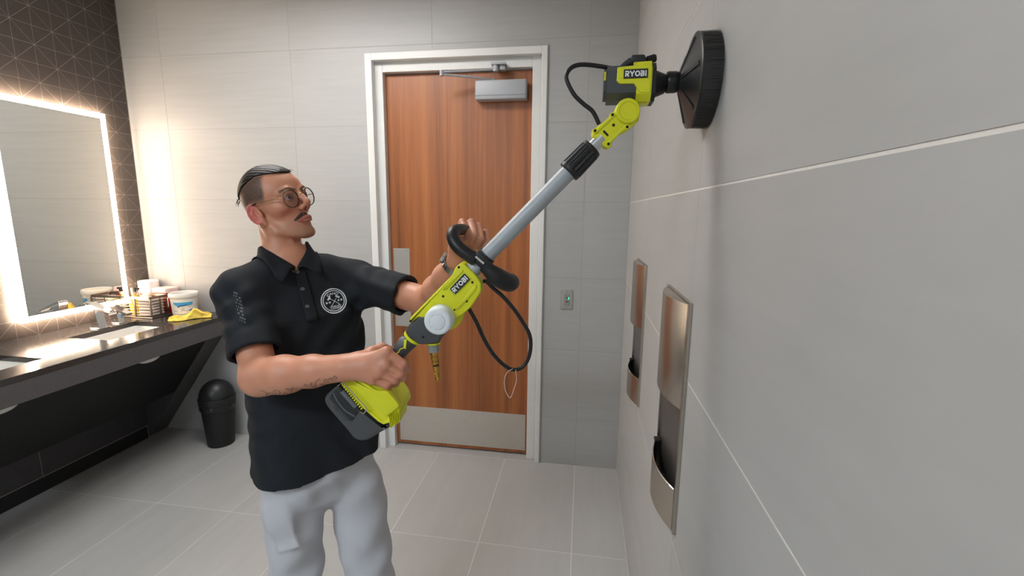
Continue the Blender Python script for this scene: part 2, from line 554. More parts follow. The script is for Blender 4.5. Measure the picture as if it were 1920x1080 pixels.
# ------------------------------------------------------------------ lit mirrors
def lit_mirror(y0, y1, z0, z1, label):
    xw, xf, bd = XL, XL + .04, .030
    t = empty('lit_mirror', (XL, (y0 + y1) / 2, z0)); tag(t, label, 'mirror', 'backlit mirrors')
    T = Matrix.Translation(-Vector(t.location))
    obj('glass', box(xf - .004, xf, y0 + bd, y1 - bd, z0 + bd, z1 - bd), mat('mirror_silver', (.74, .735, .70, 1), .015, 1), t, xf=T)
    gl = mat('mirror_border', (.9, .9, .9, 1), .6, emit=((1, .78, .58, 1), MIRROR_GLOW))
    for nm, (a, b_, c, d) in {'light_strip': (y0, y1, z0, z0 + bd), 'light_strip.': (y0, y1, z1 - bd, z1), 'light_strip..': (y0, y0 + bd, z0 + bd, z1 - bd), 'light_strip...': (y1 - bd, y1, z0 + bd, z1 - bd)}.items():
        obj('light_strip', box(xf - .006, xf + .0005, a, b_, c, d, 0), gl, t, xf=T)
    obj('backing_box', box(xw, xf - .012, y0 + .06, y1 - .06, z0 + .06, z1 - .06), M_DGREY, t, xf=T)
    bk = mat('mirror_backlight', (.9, .9, .9, 1), .6, emit=((1, .80, .60, 1), MIRROR_BACK))
    s = NB()
    i = .02
    for (a, b_, c, d) in ((y0 + i, y1 - i, z0 + i, z0 + i + .012), (y0 + i, y1 - i, z1 - i - .012, z1 - i), (y0 + i, y0 + i + .012, z0 + i, z1 - i), (y1 - i - .012, y1 - i, z0 + i, z1 - i)):
        box(xw + .012, xf - .012, a, b_, c, d, bm=s)
    obj('backlight', s, bk, t, xf=T)
lit_mirror(-.802, -.20, 1.004, 2.214, 'tall mirror with glowing white border above the counter')

# ------------------------------------------------------------------ vanity counter
van = empty('vanity_counter', (-2.72, 0, 0)); tag(van, 'long charcoal stone wash counter with slanted end support under the mirror', 'counter')
VT = Matrix.Translation((2.72, 0, 0))
ZT, XFV = .915, -2.392
SINKS = [(-.735, -.34), (-1.445, -1.05), (-2.155, -1.76)]
SX0, SX1 = -2.825, -2.545
top = NB()
ycut = [-3.2] + [v for s in reversed(SINKS) for v in s] + [-.001]
box(XL + .001, SX0, -3.2, -.001, ZT - .03, ZT, bm=top); box(SX1, XFV, -3.2, -.001, ZT - .03, ZT, bm=top)
for a, b_ in zip(ycut[0::2], ycut[1::2]):
    box(SX0, SX1, a, b_, ZT - .03, ZT, bm=top)
bmesh.ops.remove_doubles(top, verts=top.verts, dist=1e-5)
obj('worktop', top, M_QUARTZ, van, xf=VT)
obj('apron', box(XFV - .02, XFV - .0005, -3.2, -.001, .79, ZT - .0305), M_APRON, van, xf=VT)
# slanted end support against the door wall: solid wedge 0.15 thick
def slant(z): return XL + .733 * z
wedge = NB()
pts = [(XL + .001, .002), (slant(.88), .88), (XFV - .021, .884), (XL + .001, .884)]
lo = [wedge.verts.new((x, -.002, z)) for x, z in pts]; hi = [wedge.verts.new((x, -.15, z)) for x, z in pts]
wedge.faces.new(lo); wedge.faces.new(hi[::-1])
for k in range(4): wedge.faces.new((lo[k], lo[(k + 1) % 4], hi[(k + 1) % 4], hi[k]))
obj('end_support', wedge, M_APRON, van, xf=VT)
sh = NB()
za, zb = .365, .79
P = [(slant(za), za), (slant(zb), zb), (slant(zb) - .03, zb), (slant(za) - .03, za)]
lo = [sh.verts.new((x - .006, -.151, z)) for x, z in P]; hi = [sh.verts.new((x - .006, -3.2, z)) for x, z in P]
sh.faces.new(lo); sh.faces.new(hi[::-1])
for k in range(4): sh.faces.new((lo[k], lo[(k + 1) % 4], hi[(k + 1) % 4], hi[k]))
obj('pipe_shroud', sh, M_SHROUD, van, xf=VT)

def sink(y0, y1, label):
    t = empty('sink_basin', ((SX0 + SX1) / 2, (y0 + y1) / 2, ZT - .03)); tag(t, label, 'sink', 'undermount sinks in the counter')
    w2, l2, d = (SX1 - SX0) / 2, (y1 - y0) / 2, .11
    b = NB()
    rings = []
    for (s, z) in ((1.03, 0), (1.0, -.02), (.97, -.07), (.88, -d), (.5, -d - .004), (0.06, -d - .008)):
        ring = []
        for (x, y) in round_poly([(-w2 * s, -l2 * s), (w2 * s, -l2 * s), (w2 * s, l2 * s), (-w2 * s, l2 * s)], .03, 4):
            ring.append(b.verts.new((x, y, z)))
        rings.append(ring)
    for A, B in zip(rings, rings[1:]):
        for k in range(len(A)):
            b.faces.new((A[k], A[(k + 1) % len(A)], B[(k + 1) % len(A)], B[k]))
    b.faces.new(rings[-1])
    o = obj('bowl', b, M_PORC, t, 'all')
    sm_ = o.modifiers.new('t', 'SOLIDIFY'); sm_.thickness = .008; sm_.offset = -1
    obj('drain', lathe([(0, -d - .002), (.02, -d - .003), (.022, -d - .008)], 20), M_CHROME, t, True)
    ov = NB(); bmesh.ops.create_uvsphere(ov, u_segments=16, v_segments=8, radius=1, matrix=Matrix.Translation((w2 + .035, -.02, -.125)) @ Matrix.Diagonal((.03, .07, .028, 1)))
    obj('overflow_boss', ov, M_PORC, t, 'all')
sink(*SINKS[0], 'white sink set in the counter behind the chrome tap, nearest the door wall')
sink(*SINKS[1], 'white sink set in the counter at the left edge of the picture')

def chevron_tap(x, y, h, reach, wid, label, cat, name):
    t = empty(name, (x, y, ZT)); tag(t, label, cat)
    RX = Matrix.Rotation(R(90), 4, 'X')     # xy polygon -> xz plane
    col = round_poly([(-.012, .004), (.040, .004), (.020, h - .022), (-.032, h - .002)], .004, 2)
    obj('column', prism(col, -wid * .58, wid * .58, .002), M_CHROME, t, xf=RX)
    spt = round_poly([(-.034, h), (-.022, h + .008), (reach, h - .052), (reach - .006, h - .066), (-.026, h - .012)], .003, 2)
    obj('spout', prism(spt, -wid * .62, wid * .62, .002), M_CHROME, t, xf=RX)
    obj('base_plate', box(-.018, .05, -wid * .75, wid * .75, 0, .005, .002), M_CHROME, t)
    return t
chevron_tap(-2.885, -.520, .152, .125, .042, 'taller angular chrome tap standing behind the sink', 'tap', 'angular_tap')
chevron_tap(-2.900, -.392, .118, .105, .032, 'smaller angular chrome soap spout beside the tap and wire basket', 'soap spout', 'soap_spout')

# ------------------------------------------------------------------ wire basket and its contents
M_WIRE = mat('basket_wire', srgb(120, 110, 102), .35, .8)
bk = empty('wire_basket', (-2.898, -.195, ZT)); tag(bk, 'open bronze wire basket standing on the counter beside the soap spout', 'basket')
bw, bd, bh = .122, .066, .135
loop = lambda s, z: [(-bw * s, -bd * s, z), (bw * s, -bd * s, z), (bw * s, bd * s, z), (-bw * s, bd * s, z)]
def rail(z, r, name, flat=0, s=1):
    pts = [(p[0], p[1], z) for p in round_poly([q[:2] for q in loop(s, z)], .02, 4)]
    if flat:
        b = NB()
        n = len(pts); V = []
        for (x, y, zz) in pts:
            V.append([b.verts.new((x, y, zz + flat)), b.verts.new((x, y, zz - flat)), b.verts.new((x * .97, y * .95, zz - flat)), b.verts.new((x * .97, y * .95, zz + flat))])
        for i in range(n):
            A, B = V[i], V[(i + 1) % n]
            for k in range(4): b.faces.new((A[k], A[(k + 1) % 4], B[(k + 1) % 4], B[k]))
        return obj(name, b, M_WIRE, bk)
    return obj(name, tube(pts, r, 6, closed=True), M_WIRE, bk)
rail(bh, 0, 'top_rail', .008)
for z in (.02, .039, .058, .077, .096, .114): rail(z, .0022, 'wire')
obj('tray', box(-bw - .006, bw + .006, -bd - .006, bd + .006, 0, .009, .004), M_WIRE, bk)
for (x, y) in [(-bw, 0), (bw, 0), (0, -bd), (0, bd), (bw * .93, -bd * .93), (-bw * .93, -bd * .93), (bw * .93, bd * .93), (-bw * .93, bd * .93)]:
    obj('upright', box(x - .004, x + .004, y - .004, y + .004, .008, bh - .006), M_WIRE, bk)
M_CLOTH = mat('white_cloth', srgb(238, 226, 218), .9, bump=.5, bscale=300)
for k in range(6):
    z = ZT + .0095 + k * .019
    b = NB()
    pts = round_poly([(-.05, -.05), (.05, -.05), (.05, .05), (-.05, .05)], .012, 3)
    b = prism(pts, 0, .018, .006, 3)
    o = obj('folded_cloth', b, M_CLOTH, None, True)
    o.location = (-2.845 + random.uniform(-.003, .003), -.195, z)
    tag(o, ['white folded cloth at the very bottom of the basket stack', 'white folded cloth second from the bottom of the basket stack', 'white folded cloth third from the bottom of the basket stack', 'white folded cloth third from the top of the basket stack', 'white folded cloth second from the top of the basket stack', 'white folded cloth lying on top of the basket stack'][k], 'cloth', 'folded cloths stacked in the wire basket')
sp = empty('spray_bottle', (-2.967, -.195, ZT + .0095)); tag(sp, 'small yellow spray bottle with black trigger head inside the wire basket', 'spray bottle')
obj('bottle', lathe([(0, 0), (.030, 0), (.033, .006), (.033, .085), (.028, .105), (.014, .125), (.013, .14), (0, .14)], 24), mat('yellow_liquid', srgb(235, 205, 80), .2), sp, True)
obj('neck_collar', lathe([(0, .138), (.017, .138), (.017, .152), (0, .153)], 20), mat('tan_collar', srgb(225, 200, 170), .5), sp, True)
tr = NB(); box(-.016, .022, -.012, .012, .152, .182, .006, bm=tr); box(.016, .04, -.007, .007, .168, .180, .002, bm=tr)
obj('trigger_head', tr, M_BLACKP, sp, True)
obj('trigger', tube(spline([(.018, 0, .165), (.028, 0, .150), (.022, 0, .132)], 4), .004, 6), mat('tan_collar'), sp, True)
rl = empty('paper_roll', (-2.985, -.07, ZT)); tag(rl, 'white paper towel roll standing behind the wire basket', 'paper roll')
obj('paper', lathe([(.016, .22), (.056, .22), (.059, .217), (.059, .003), (.056, 0), (.016, 0), (.016, .22)], 36), mat('paper', srgb(246, 242, 236), .95, bump=.3, bscale=200), rl, True)
obj('core', lathe([(.0158, .0), (.0158, .219), (.0140, .219), (.0140, 0)], 20), mat('card', srgb(190, 170, 140), .9), rl)
tb = empty('red_tub', (-2.855, -.068, ZT)); tag(tb, 'red square tub with a frosted clear lid behind the basket', 'tub')
obj('body', prism(round_poly([(-.05, -.05), (.05, -.05), (.05, .05), (-.05, .05)], .014), 0, .148, .004), mat('red_plastic', srgb(205, 20, 22), .35), tb, True)
lid = obj('lid', prism(round_poly([(-.056, -.054), (.056, -.054), (.056, .054), (-.056, .054)], .014), .148, .176, .006), mat('frosted_lid', srgb(236, 210, 206), .3), tb, True)
obj('lid_rim', prism(round_poly([(-.059, -.056), (.059, -.056), (.059, .056), (-.059, .056)], .014), .146, .151, .001), mat('frosted_lid'), lid)

def bucket_label_mat():
    m = bpy.data.materials.new('bucket_label'); m.use_nodes = True
    return m
bu = empty('white_bucket', (-2.665, -.120, ZT)); tag(bu, 'white plastic bucket with blue and purple label beside the yellow rag', 'bucket')
BP = [(0, 0), (.066, 0), (.069, .004), (.079, .125), (.083, .126), (.086, .13), (.086, .147), (.084, .155), (.081, .157), (.078, .154), (.072, .02), (0, .018)]
obj('body', lathe(BP, 40), M_WHITE, bu, True)
ca = math.atan2(-.8, .6)     # label faces the camera side
def wrap(poly, r0, r1, name, m, n=14, off=.0008):
    """flat patch given in (angle, height) wrapped on the tapering wall"""
    b = NB()
    t = NB()
    vs_ = [t.verts.new((p[0], p[1], 0)) for p in poly]
    t.faces.new(vs_)
    bmesh.ops.triangulate(t, faces=t.faces)
    bmesh.ops.subdivide_edges(t, edges=t.edges[:], cuts=4, use_grid_fill=True)
    for v in t.verts:
        a, h = v.co.x, v.co.y
        rr = .069 + (.079 - .069) * (h - .004) / .121 + off
        v.co = (rr * math.cos(ca + a), rr * math.sin(ca + a), h)
    return obj(name, t, m, bu, 'all')
wrap([(-.75, .10), (.75, .10), (.75, .082), (.3, .075), (-.35, .07), (-.75, .088)], 0, 0, 'label_band', mat('label_blue', srgb(70, 160, 215), .5))
wrap([(-.75, .018), (.75, .018), (.75, .052), (.45, .045), (.1, .022), (-.12, .022), (-.4, .040), (-.75, .044)], 0, 0, 'label_base', mat('label_purple', srgb(52, 40, 150), .5))
wrap([(-.10, .026), (.16, .038), (.08, .068), (-.2, .054)], 0, 0, 'label_emblem', mat('label_grey', srgb(190, 192, 205), .5))
wrap([(-.28, .074), (.30, .080), (.30, .084), (-.28, .079)], 0, 0, 'label_mark', mat('label_navy', srgb(48, 60, 120), .5), off=.0014)
wrap([(-.40, .066), (-.28, .066), (-.28, .074), (-.40, .074)], 0, 0, 'label_mark', mat('label_navy'), off=.0014)
obj('handle', tube(spline([(.086 * math.cos(ca - 1.5), .086 * math.sin(ca - 1.5), .128)] + [(.09 * math.cos(ca - 1.5 + .9 * k), .09 * math.sin(ca - 1.5 + .9 * k), .128 - .05 * math.sin(math.pi * k / 3.4) * .6) for k in (.15, .3)] + [(.088 * math.cos(ca - 1.35), .088 * math.sin(ca - 1.35), .07)], 6), .0022, 6), M_WHITE, bu)

# crumpled yellow rag at the counter's edge
def rag(name, ctr, pts, thick, label, cat, m):
    b = NB()
    nx, ny = 34, 16
    V = {}
    for i in range(nx):
        for j in range(ny):
            u, v = i / (nx - 1), j / (ny - 1)
            base = Vector(pts[0]).lerp(Vector(pts[1]), u)
            side = Vector((pts[1][1] - pts[0][1], pts[0][0] - pts[1][0], 0)).normalized()
            wdt = (.05 + .02 * math.sin(u * 7)) * (v - .5) * 2 * (.55 + .45 * math.sin(math.pi * min(1, u * 1.2 + .1)))
            h = .014 + .058 * math.exp(-((u - .62) / .16) ** 2) + .02 * math.exp(-((u - .9) / .1) ** 2) + .012 * math.exp(-((u - .2) / .15) ** 2)
            h *= (1 - abs(v - .5) * 2) ** .6
            nz = noise.noise(Vector((u * 7, v * 5, 3))) * .016 + noise.noise(Vector((u * 16, v * 11, 8))) * .007
            p = base + side * (wdt + nz) + Vector((0, 0, max(.002, h + nz * min(1, h * 60))))
            V[i, j] = b.verts.new(p)
    for i in range(nx - 1):
        for j in range(ny - 1):
            b.faces.new((V[i, j], V[i + 1, j], V[i + 1, j + 1], V[i, j + 1]))
    o = obj(name, b, m, None, 'all')
    md = o.modifiers.new('s', 'SOLIDIFY'); md.thickness = .002; md.offset = 1
    md = o.modifiers.new('u', 'SUBSURF'); md.levels = 1; md.render_levels = 1
    o.location = ctr
    tag(o, label, cat)
    return o
rag('cleaning_rag', (-2.53, -.20, ZT), [(-.108, -.078, 0), (.085, .062, 0)], .002, 'crumpled yellow cleaning rag on the counter in front of the bucket', 'cloth', mat('yellow_cloth', srgb(236, 205, 92), .9, bump=.4, bscale=400))

# ------------------------------------------------------------------ bin
bn = empty('trash_bin', (-2.475, -.135, 0)); tag(bn, 'small black bin with swing dome lid on the floor by the counter', 'bin')
M_BIN = mat('bin_plastic', srgb(24, 25, 25), .5, bump=.1, bscale=300)
obj('body', lathe([(0, .0), (.080, 0), (.084, .004), (.104, .30), (.1, .30), (.08, .01), (0, .01)], 40), M_BIN, bn, True)
rim = obj('collar', lathe([(.104, .295), (.111, .30), (.114, .345), (.110, .352), (.1, .352), (.1, .295)], 40), M_BIN, bn, True)
dome = NB(); prof = [(.108 * math.cos(a), .35 + .118 * math.sin(a)) for a in [k * math.pi / 2 / 12 for k in range(13)]]
lathe(prof[:-1] + [(0, .468)], 40, bm=dome)
dm = obj('dome_lid', dome, M_BIN, bn, 'all')
# swing flap: a slightly proud cap patch facing the room
fl = NB()
fd = Vector((.55, -.62, .60)).normalized()
u_, v_ = frame_of(fd)
rings = []
for k in range(7):
    a = R(36) * k / 6
    ring = []
    for q in range(28):
        t_ = 2 * math.pi * q / 28
        d_ = fd * math.cos(a) + (u_ * math.cos(t_) + v_ * math.sin(t_)) * math.sin(a)
        rr = .1105 if k < 6 else .107
        ring.append(fl.verts.new((d_.x * rr, d_.y * rr, .35 + d_.z * rr * 1.093)))
    rings.append(ring)
for A, B in zip(rings, rings[1:]):
    for q in range(28): fl.faces.new((A[q], A[(q + 1) % 28], B[(q + 1) % 28], B[q]))
bmesh.ops.remove_doubles(fl, verts=fl.verts, dist=1e-6)
obj('swing_flap', fl, mat('bin_flap', srgb(34, 35, 36), .4), bn, 'all')
lin = NB()
random.seed(3)
pts = []
for q in range(40):
    a = 2 * math.pi * q / 40
    pts.append(a)
rings = []
for (r_, z) in ((.1045, .305), (.1075, .292), (.107, .275), (.104, .262)):
    rings.append([lin.verts.new(((r_ + random.uniform(-.001, .004)) * math.cos(a), (r_ + random.uniform(-.001, .004)) * math.sin(a), z + random.uniform(-.007, .007))) for a in pts])
for A, B in zip(rings, rings[1:]):
    for q in range(40): lin.faces.new((A[q], A[(q + 1) % 40], B[(q + 1) % 40], B[q]))
obj('bin_liner', lin, mat('liner_film', srgb(32, 33, 34), .16), bn)

# ------------------------------------------------------------------ recessed towel units on the right wall
def towel_unit(y0, y1, label):
    w2 = (y1 - y0) / 2
    t = empty('towel_dispenser', (XR, (y0 + y1) / 2, .822)); tag(t, label, 'towel dispenser', 'stainless towel units set in the right wall')
    H = .606
    M_ST = mat('unit_steel', srgb(188, 180, 170), .27, 1, var=.05, vscale=4, stretch=(60, 60, 1.5))
    M_STD = mat('unit_recess', srgb(120, 118, 116), .35, .9)
    def arc(wm, p, n=14, x0=-.010):
        """plan outline of the bowed cover, local x towards the room is negative"""
        return [(x0 - p * (1 - (2 * k / n - 1) ** 2), -wm + 2 * wm * k / n) for k in range(n + 1)]
    fl_ = NB()
    box(-.008, 0, -w2, -w2 + .012, 0, H, bm=fl_); box(-.008, 0, w2 - .012, w2, 0, H, bm=fl_)
    box(-.0078, 0, -w2 + .012, w2 - .012, 0, .004, bm=fl_); box(-.0078, 0, -w2 + .012, w2 - .012, H - .004, H, bm=fl_)
    obj('flange', fl_, M_ST, t)
    wi = w2 - .012
    # upper bowed door
    A = arc(wi, .030)
    obj('cover_door', prism([(x, y) for x, y in A] + [(-.002, wi), (-.002, -wi)], .336, H - .004, .0015), M_ST, t, 'sharp')
    obj('cabinet_body', box(-.0018, -.0008, -wi, wi, .0, .336), M_STD, t)
    # lower bin, front edge dipping towards the middle
    n = 16
    A = arc(wi, .030, n)
    b = NB()
    V = []
    for k, (x, y) in enumerate(A):
        zt = .118
        V.append((b.verts.new((x, y, .004)), b.verts.new((x, y, zt)), b.verts.new((x + .003, y, zt)), b.verts.new((x + .003, y, .004))))
    for P_, Q in zip(V, V[1:]):
        for k in range(4): b.faces.new((P_[k], P_[(k + 1) % 4], Q[(k + 1) % 4], Q[k]))
    b.faces.new(V[0]); b.faces.new(V[-1][::-1])
    b.faces.new([v[0] for v in V])
    obj('waste_bin', b, M_ST, t, 'sharp')
    bl = NB()
    box(-.004, -.0019, -wi, wi, .10, .16, bm=bl)
    obj('bin_liner_edge', tube([(x + .001, y, .1195) for k, (x, y) in enumerate(A)], .002, 6), mat('chrome'), t)
    obj('bin_latch', box(-.022, -.002, wi - .035, wi - .012, .120, .130, .003), M_BLACKP, t)
    return t
towel_unit(-1.687, -1.385, 'stainless recessed towel dispenser with curved cover, the larger one near the camera')
towel_unit(-.900, -.600, 'stainless recessed towel dispenser with curved cover, the further one towards the door corner')

# ------------------------------------------------------------------ powered wall scrubber
def at(u, v, depth):
    """a point of the place at camera depth (m), seen at frame position u, v (1920x1080)"""
    return CAM_C + (_fw + _rt * ((u - 960) / CAM_F) + _up * ((540 - v) / CAM_F)) * depth
TA = Vector((-.230, -1.740, 1.524))
tex = Vector((.69303693, .05197777, .71902582)); tn = Vector((.09555796, -.99521969, -.02016046)); tey = Vector((-.71454075, -.08268058, .69469089))
M_TOOL = Matrix(((tex.x, tey.x, tn.x, TA.x), (tex.y, tey.y, tn.y, TA.y), (tex.z, tey.z, tn.z, TA.z), (0, 0, 0, 1)))
tool = bpy.data.objects.new('power_scrubber', None); COL.objects.link(tool); tool.matrix_world = M_TOOL; tool.empty_display_size = .05
tag(tool, 'lime and grey cordless power scrubber with long pole held against the wall', 'power scrubber')
TI = M_TOOL.inverted()
def letters(bm_parent_xf, s, wdt, name, parent, m, hgt=None, bold=.02, depth=.0004):
    b = bold_word(s)
    w_, h_ = bm_size(b)
    k = wdt / w_
    ky = (hgt / h_) if hgt else k
    b.transform(bm_parent_xf @ Matrix.Diagonal((k, ky, 1, 1)))
    return obj(name, b, m, parent)
def bold_word(s):
    """heavy geometric capitals drawn as flat ribbons"""
    W = .24
    arc = lambda cx, cy, rx, ry, a0, a1, n=10: [(cx + rx * math.cos(R(a0 + (a1 - a0) * k / n)), cy + ry * math.sin(R(a0 + (a1 - a0) * k / n))) for k in range(n + 1)]
    G = {'R': (.86, [[(0, .88), (.5, .88)] + arc(.5, .66, .22, .22, 90, -90) + [(.12, .44)], [(.30, .44), (.74, 0)], [(.12, .66), (.12, 0)]]),
         'Y': (.92, [[(.0, 1), (.44, .46)], [(.88, 1), (.44, .46)], [(.44, .55), (.44, 0)]]),
         'O': (1.0, [arc(.5, .5, .40, .38, 0, 360, 28)]),
         'B': (.86, [[(.0, .88), (.52, .88)] + arc(.52, .71, .17, .17, 90, -90) + [(.24, .54)], [(.24, .5), (.52, .5)] + arc(.52, .31, .19, .19, 90, -90) + [(.12, .12)], [(.12, .0), (.12, .62)]]),
         'I': (.24, [[(.12, 0), (.12, 1)]])}
    b = NB(); x0 = 0
    for ch in s:
        adv, strokes = G[ch]
        for zi, st_ in enumerate(strokes):
            P_ = [Vector((p[0] + x0, p[1])) for p in st_]; V_ = []
            for i in range(len(P_)):
                d_ = (P_[min(i + 1, len(P_) - 1)] - P_[max(i - 1, 0)]).normalized()
                if ch == 'O' and i in (0, len(P_) - 1): d_ = Vector((0, 1))
                s_ = Vector((-d_.y, d_.x)) * W / 2
                V_.append((b.verts.new((*(P_[i] + s_), zi * .00012)), b.verts.new((*(P_[i] - s_), zi * .00012))))
            for A_, B_ in zip(V_, V_[1:]): b.faces.new((A_[0], A_[1], B_[1], B_[0]))
        x0 += adv + .10
    xs_ = [v.co.x for v in b.verts]; ys_ = [v.co.y for v in b.verts]
    bmesh.ops.translate(b, verts=b.verts, vec=(-(min(xs_) + max(xs_)) / 2, -(min(ys_) + max(ys_)) / 2, 0))
    return b
def screw_well(p, parent, r=.0042):
    obj('screw_well', lathe([(0, .0004), (r, .0004), (r, -.002)], 12, c=p), mat('well_dark', srgb(25, 25, 18), .8), parent)

# main body: two-tone shell around the pump
YB = [(-.2354, .0193), (-.2185, .0265), (-.0724, .0261), (-.0555, .0324), (-.043, .033), (-.0323, .024), (-.0329, -.0132), (-.0373, -.0352), (-.0526, -.0498), (-.0636, -.0523), (-.0976, -.0588), (-.1232, -.0572), (-.1507, -.0505), (-.206, -.0303), (-.2013, .013)]
body = obj('body_shell', prism(round_poly(YB, .006, 3), -.026, .024, .0045, 3), M_YEL, tool, True)
BULGE = [(-.0444, -.0391), (-.0565, -.0507), (-.0677, -.0531), (-.1022, -.0598), (-.1283, -.0581), (-.1425, -.0682), (-.1619, -.0699), (-.1821, -.0623), (-.1985, -.0444), (-.1907, -.0173), (-.1276, -.0245)]
obj('pump_housing', prism(round_poly(BULGE, .008, 3), -.03, .008, .008, 3), M_YEL, tool, True)
# raised ridge and recess around the badge
obj('ridge', prism(round_poly([(-.128, -.034), (-.122, -.0405), (-.062, -.0385), (-.047, -.031), (-.053, -.026)], .003, 2), .02, .0275, .002), M_YEL, body, True)
obj('ridge', prism(round_poly([(-.108, .012), (-.045, .013), (-.045, .018), (-.115, .018)], .003, 2), .02, .0265, .002), M_YEL, body, True)
bz = obj('badge_bezel', prism(round_poly([(-.1055, .0095), (-.1055, -.0135), (-.046, -.0135), (-.046, .0115)], .004, 2), .02, .0255, .001), mat('lime_light', srgb(214, 222, 60), .4), body)
bd_ = obj('badge', prism(round_poly([(-.0995, .0072), (-.0995, -.0105), (-.0485, -.0105), (-.0485, .0088)], .002, 2), .02, .0285, .0005), M_DGREY, body)
letters(Matrix.Translation((-.074, -.0014, .0289)), 'RYOBI', .046, 'badge_letters', body, M_LETTER, .0135)
for p in [(-.0476, .0275, .0242), (-.0508, -.0196, .0242), (-.1242, .0064, .0242), (-.0931, -.0411, .0242), (-.2242, .0206, .0242)]:
    screw_well(p, body, .003)
obj('vent_slot', box(-.1315, -.1195, -.0365, -.0335, .0242, .0248), mat('well_dark'), body)
GB = [(-.2003, .013), (-.2372, .0168), (-.2552, .012), (-.2548, -.0318), (-.2444, -.042), (-.2157, -.0648), (-.2059, -.0606), (-.183, -.0606), (-.1513, -.0506), (-.1644, -.0172)]
gb = obj('grip_housing', prism(round_poly(GB, .004, 2), -.024, .0255, .006, 3), M_GREY, tool, True)
screw_well((-.2313, -.0274, .0258), gb, .003)
# white filler cap standing out towards the room
cap = NB()
pts = [(.0335 + (.0012 if k % 2 else -.0004)) for k in range(48)]
lo = [cap.verts.new((-.1655 + .033 * math.cos(2 * math.pi * k / 48), -.0265 + .033 * math.sin(2 * math.pi * k / 48), .018)) for k in range(48)]
obj_cap = NB()
prof = [(.0, .064), (.017, .064), (.0185, .0655), (.026, .0655), (.0305, .063), (.0325, .058), (.0335, .02), (.033, .015)]
cap.free()
c = obj('filler_cap', lathe(prof, 48, c=(-.1655, -.0255, 0)), mat('cap_white', srgb(228, 233, 236), .42), tool, True)
obj('cap_grip', prism([(-.1655 + .0187 * math.cos(R(45) * k + .3), -.0255 + .0187 * math.sin(R(45) * k + .3)) for k in range(8)], .063, .0672, .0012), mat('cap_white'), c, True)
# ring and handle grip
def ring(p0, p1, hw, r, name, m, par=None):
    return obj(name, tube([(p0[0], p0[1], 0), (p1[0], p1[1], 0)], r, 24, None, True, False), m, par or tool, True)
def oval_tube(path, w_, d_, n=24):
    """sweep of an oval (w_ in the tool plane, d_ out of it) along a path in the tool plane"""
    b = NB(); rings = []
    P = [Vector((p[0], p[1], 0)) for p in path]
    for i, p in enumerate(P):
        t_ = (P[min(i + 1, len(P) - 1)] - P[max(i - 1, 0)]).normalized()
        s_ = Vector((-t_.y, t_.x, 0))
        ww = w_[i] if isinstance(w_, (list, tuple)) else w_
        dd = d_[i] if isinstance(d_, (list, tuple)) else d_
        rings.append([b.verts.new(p + s_ * (math.cos(2 * math.pi * k / n) * ww) + Vector((0, 0, math.sin(2 * math.pi * k / n) * dd))) for k in range(n)])
    for A, B in zip(rings, rings[1:]):
        for k in range(n): b.faces.new((A[k], A[(k + 1) % n], B[(k + 1) % n], B[k]))
    b.faces.new(rings[0][::-1]); b.faces.new(rings[-1])
    return b
obj('grip_ring', oval_tube([(-.2630, -.0112), (-.2560, -.0105)], .0245, .0275), M_YEL, tool, True)
path = spline([(-.250, -.010, 0), (-.275, -.011, 0), (-.31, -.012, 0), (-.36, -.018, 0), (-.405, -.024, 0), (-.43, -.028, 0)], 5)
n_ = len(path)
wd = [.0225 - .004 * min(1, i / n_ * 2.2) + .012 * max(0, (i / n_ - .72) / .28) ** 2 for i in range(n_)]
gr = obj('handle_grip', oval_tube([p[:2] for p in path], wd, [w_ * 1.1 for w_ in wd]), M_GREY, tool, 'all')
obj('grip_pad', oval_tube([(-.266, -.006), (-.285, -.0045), (-.302, -.006)], [.014, .0165, .012], [.024, .0225, .018]), mat('light_grey_plastic', srgb(104, 108, 112), .5), gr, 'all')
acc = mat('lime_plastic')
st = NB()
for (x, y) in ((0, 0),):
    pass
obj('grip_accent', prism([(-.265, -.0045), (-.2695, .0005), (-.287, -.0125), (-.284, -.0185), (-.2795, -.0145)], .016, .0258, .001), acc, gr)
obj('grip_accent', tube(spline([(-.284, -.014, .0245), (-.295, -.009, .0235), (-.303, -.011, .0225), (-.309, -.010, .0215)], 5), .0011, 6), acc, gr)
# lower ring and brass hose coupling
obj('coupling_ring', oval_tube([(-.2331, -.0532), (-.2362, -.0562)], .0185, .0185), M_YEL, tool, True)
cd = Vector((-.0671, -.0811, 0)).normalized()
c0 = Vector((-.2362, -.0562, 0))
sd = Vector((-cd.y, cd.x, 0))
def along(a): return (c0 + cd * a)[:2]
obj('coupling_nut', oval_tube([along(0), along(.021)], .0135, .0135, 8), mat('nut_grey', srgb(150, 156, 158), .4, .3), tool)
M_BR = mat('brass', srgb(205, 160, 80), .22, 1)
prof = [(0, .0095), (.004, .0105), (.009, .0105), (.0095, .0088), (.012, .0088), (.0125, .0102), (.020, .0102), (.0205, .0085), (.024, .0085), (.0245, .0098), (.033, .0095), (.0335, .007), (.037, .007), (.0375, .009), (.049, .0085), (.050, .0066), (.056, .0066), (.0565, .0075), (.066, .007), (.0665, .005), (.070, .0065), (.0765, .006)]
hf = obj('hose_coupling', oval_tube([along(.020 + a) for a, r_ in prof], [r_ for a, r_ in prof], [r_ for a, r_ in prof], 18), M_BR, tool, True)
obj('coupling_seal', oval_tube([along(.0205 + .0335), along(.0205 + .037)], .0078, .0078, 18), M_BLACKP, hf)

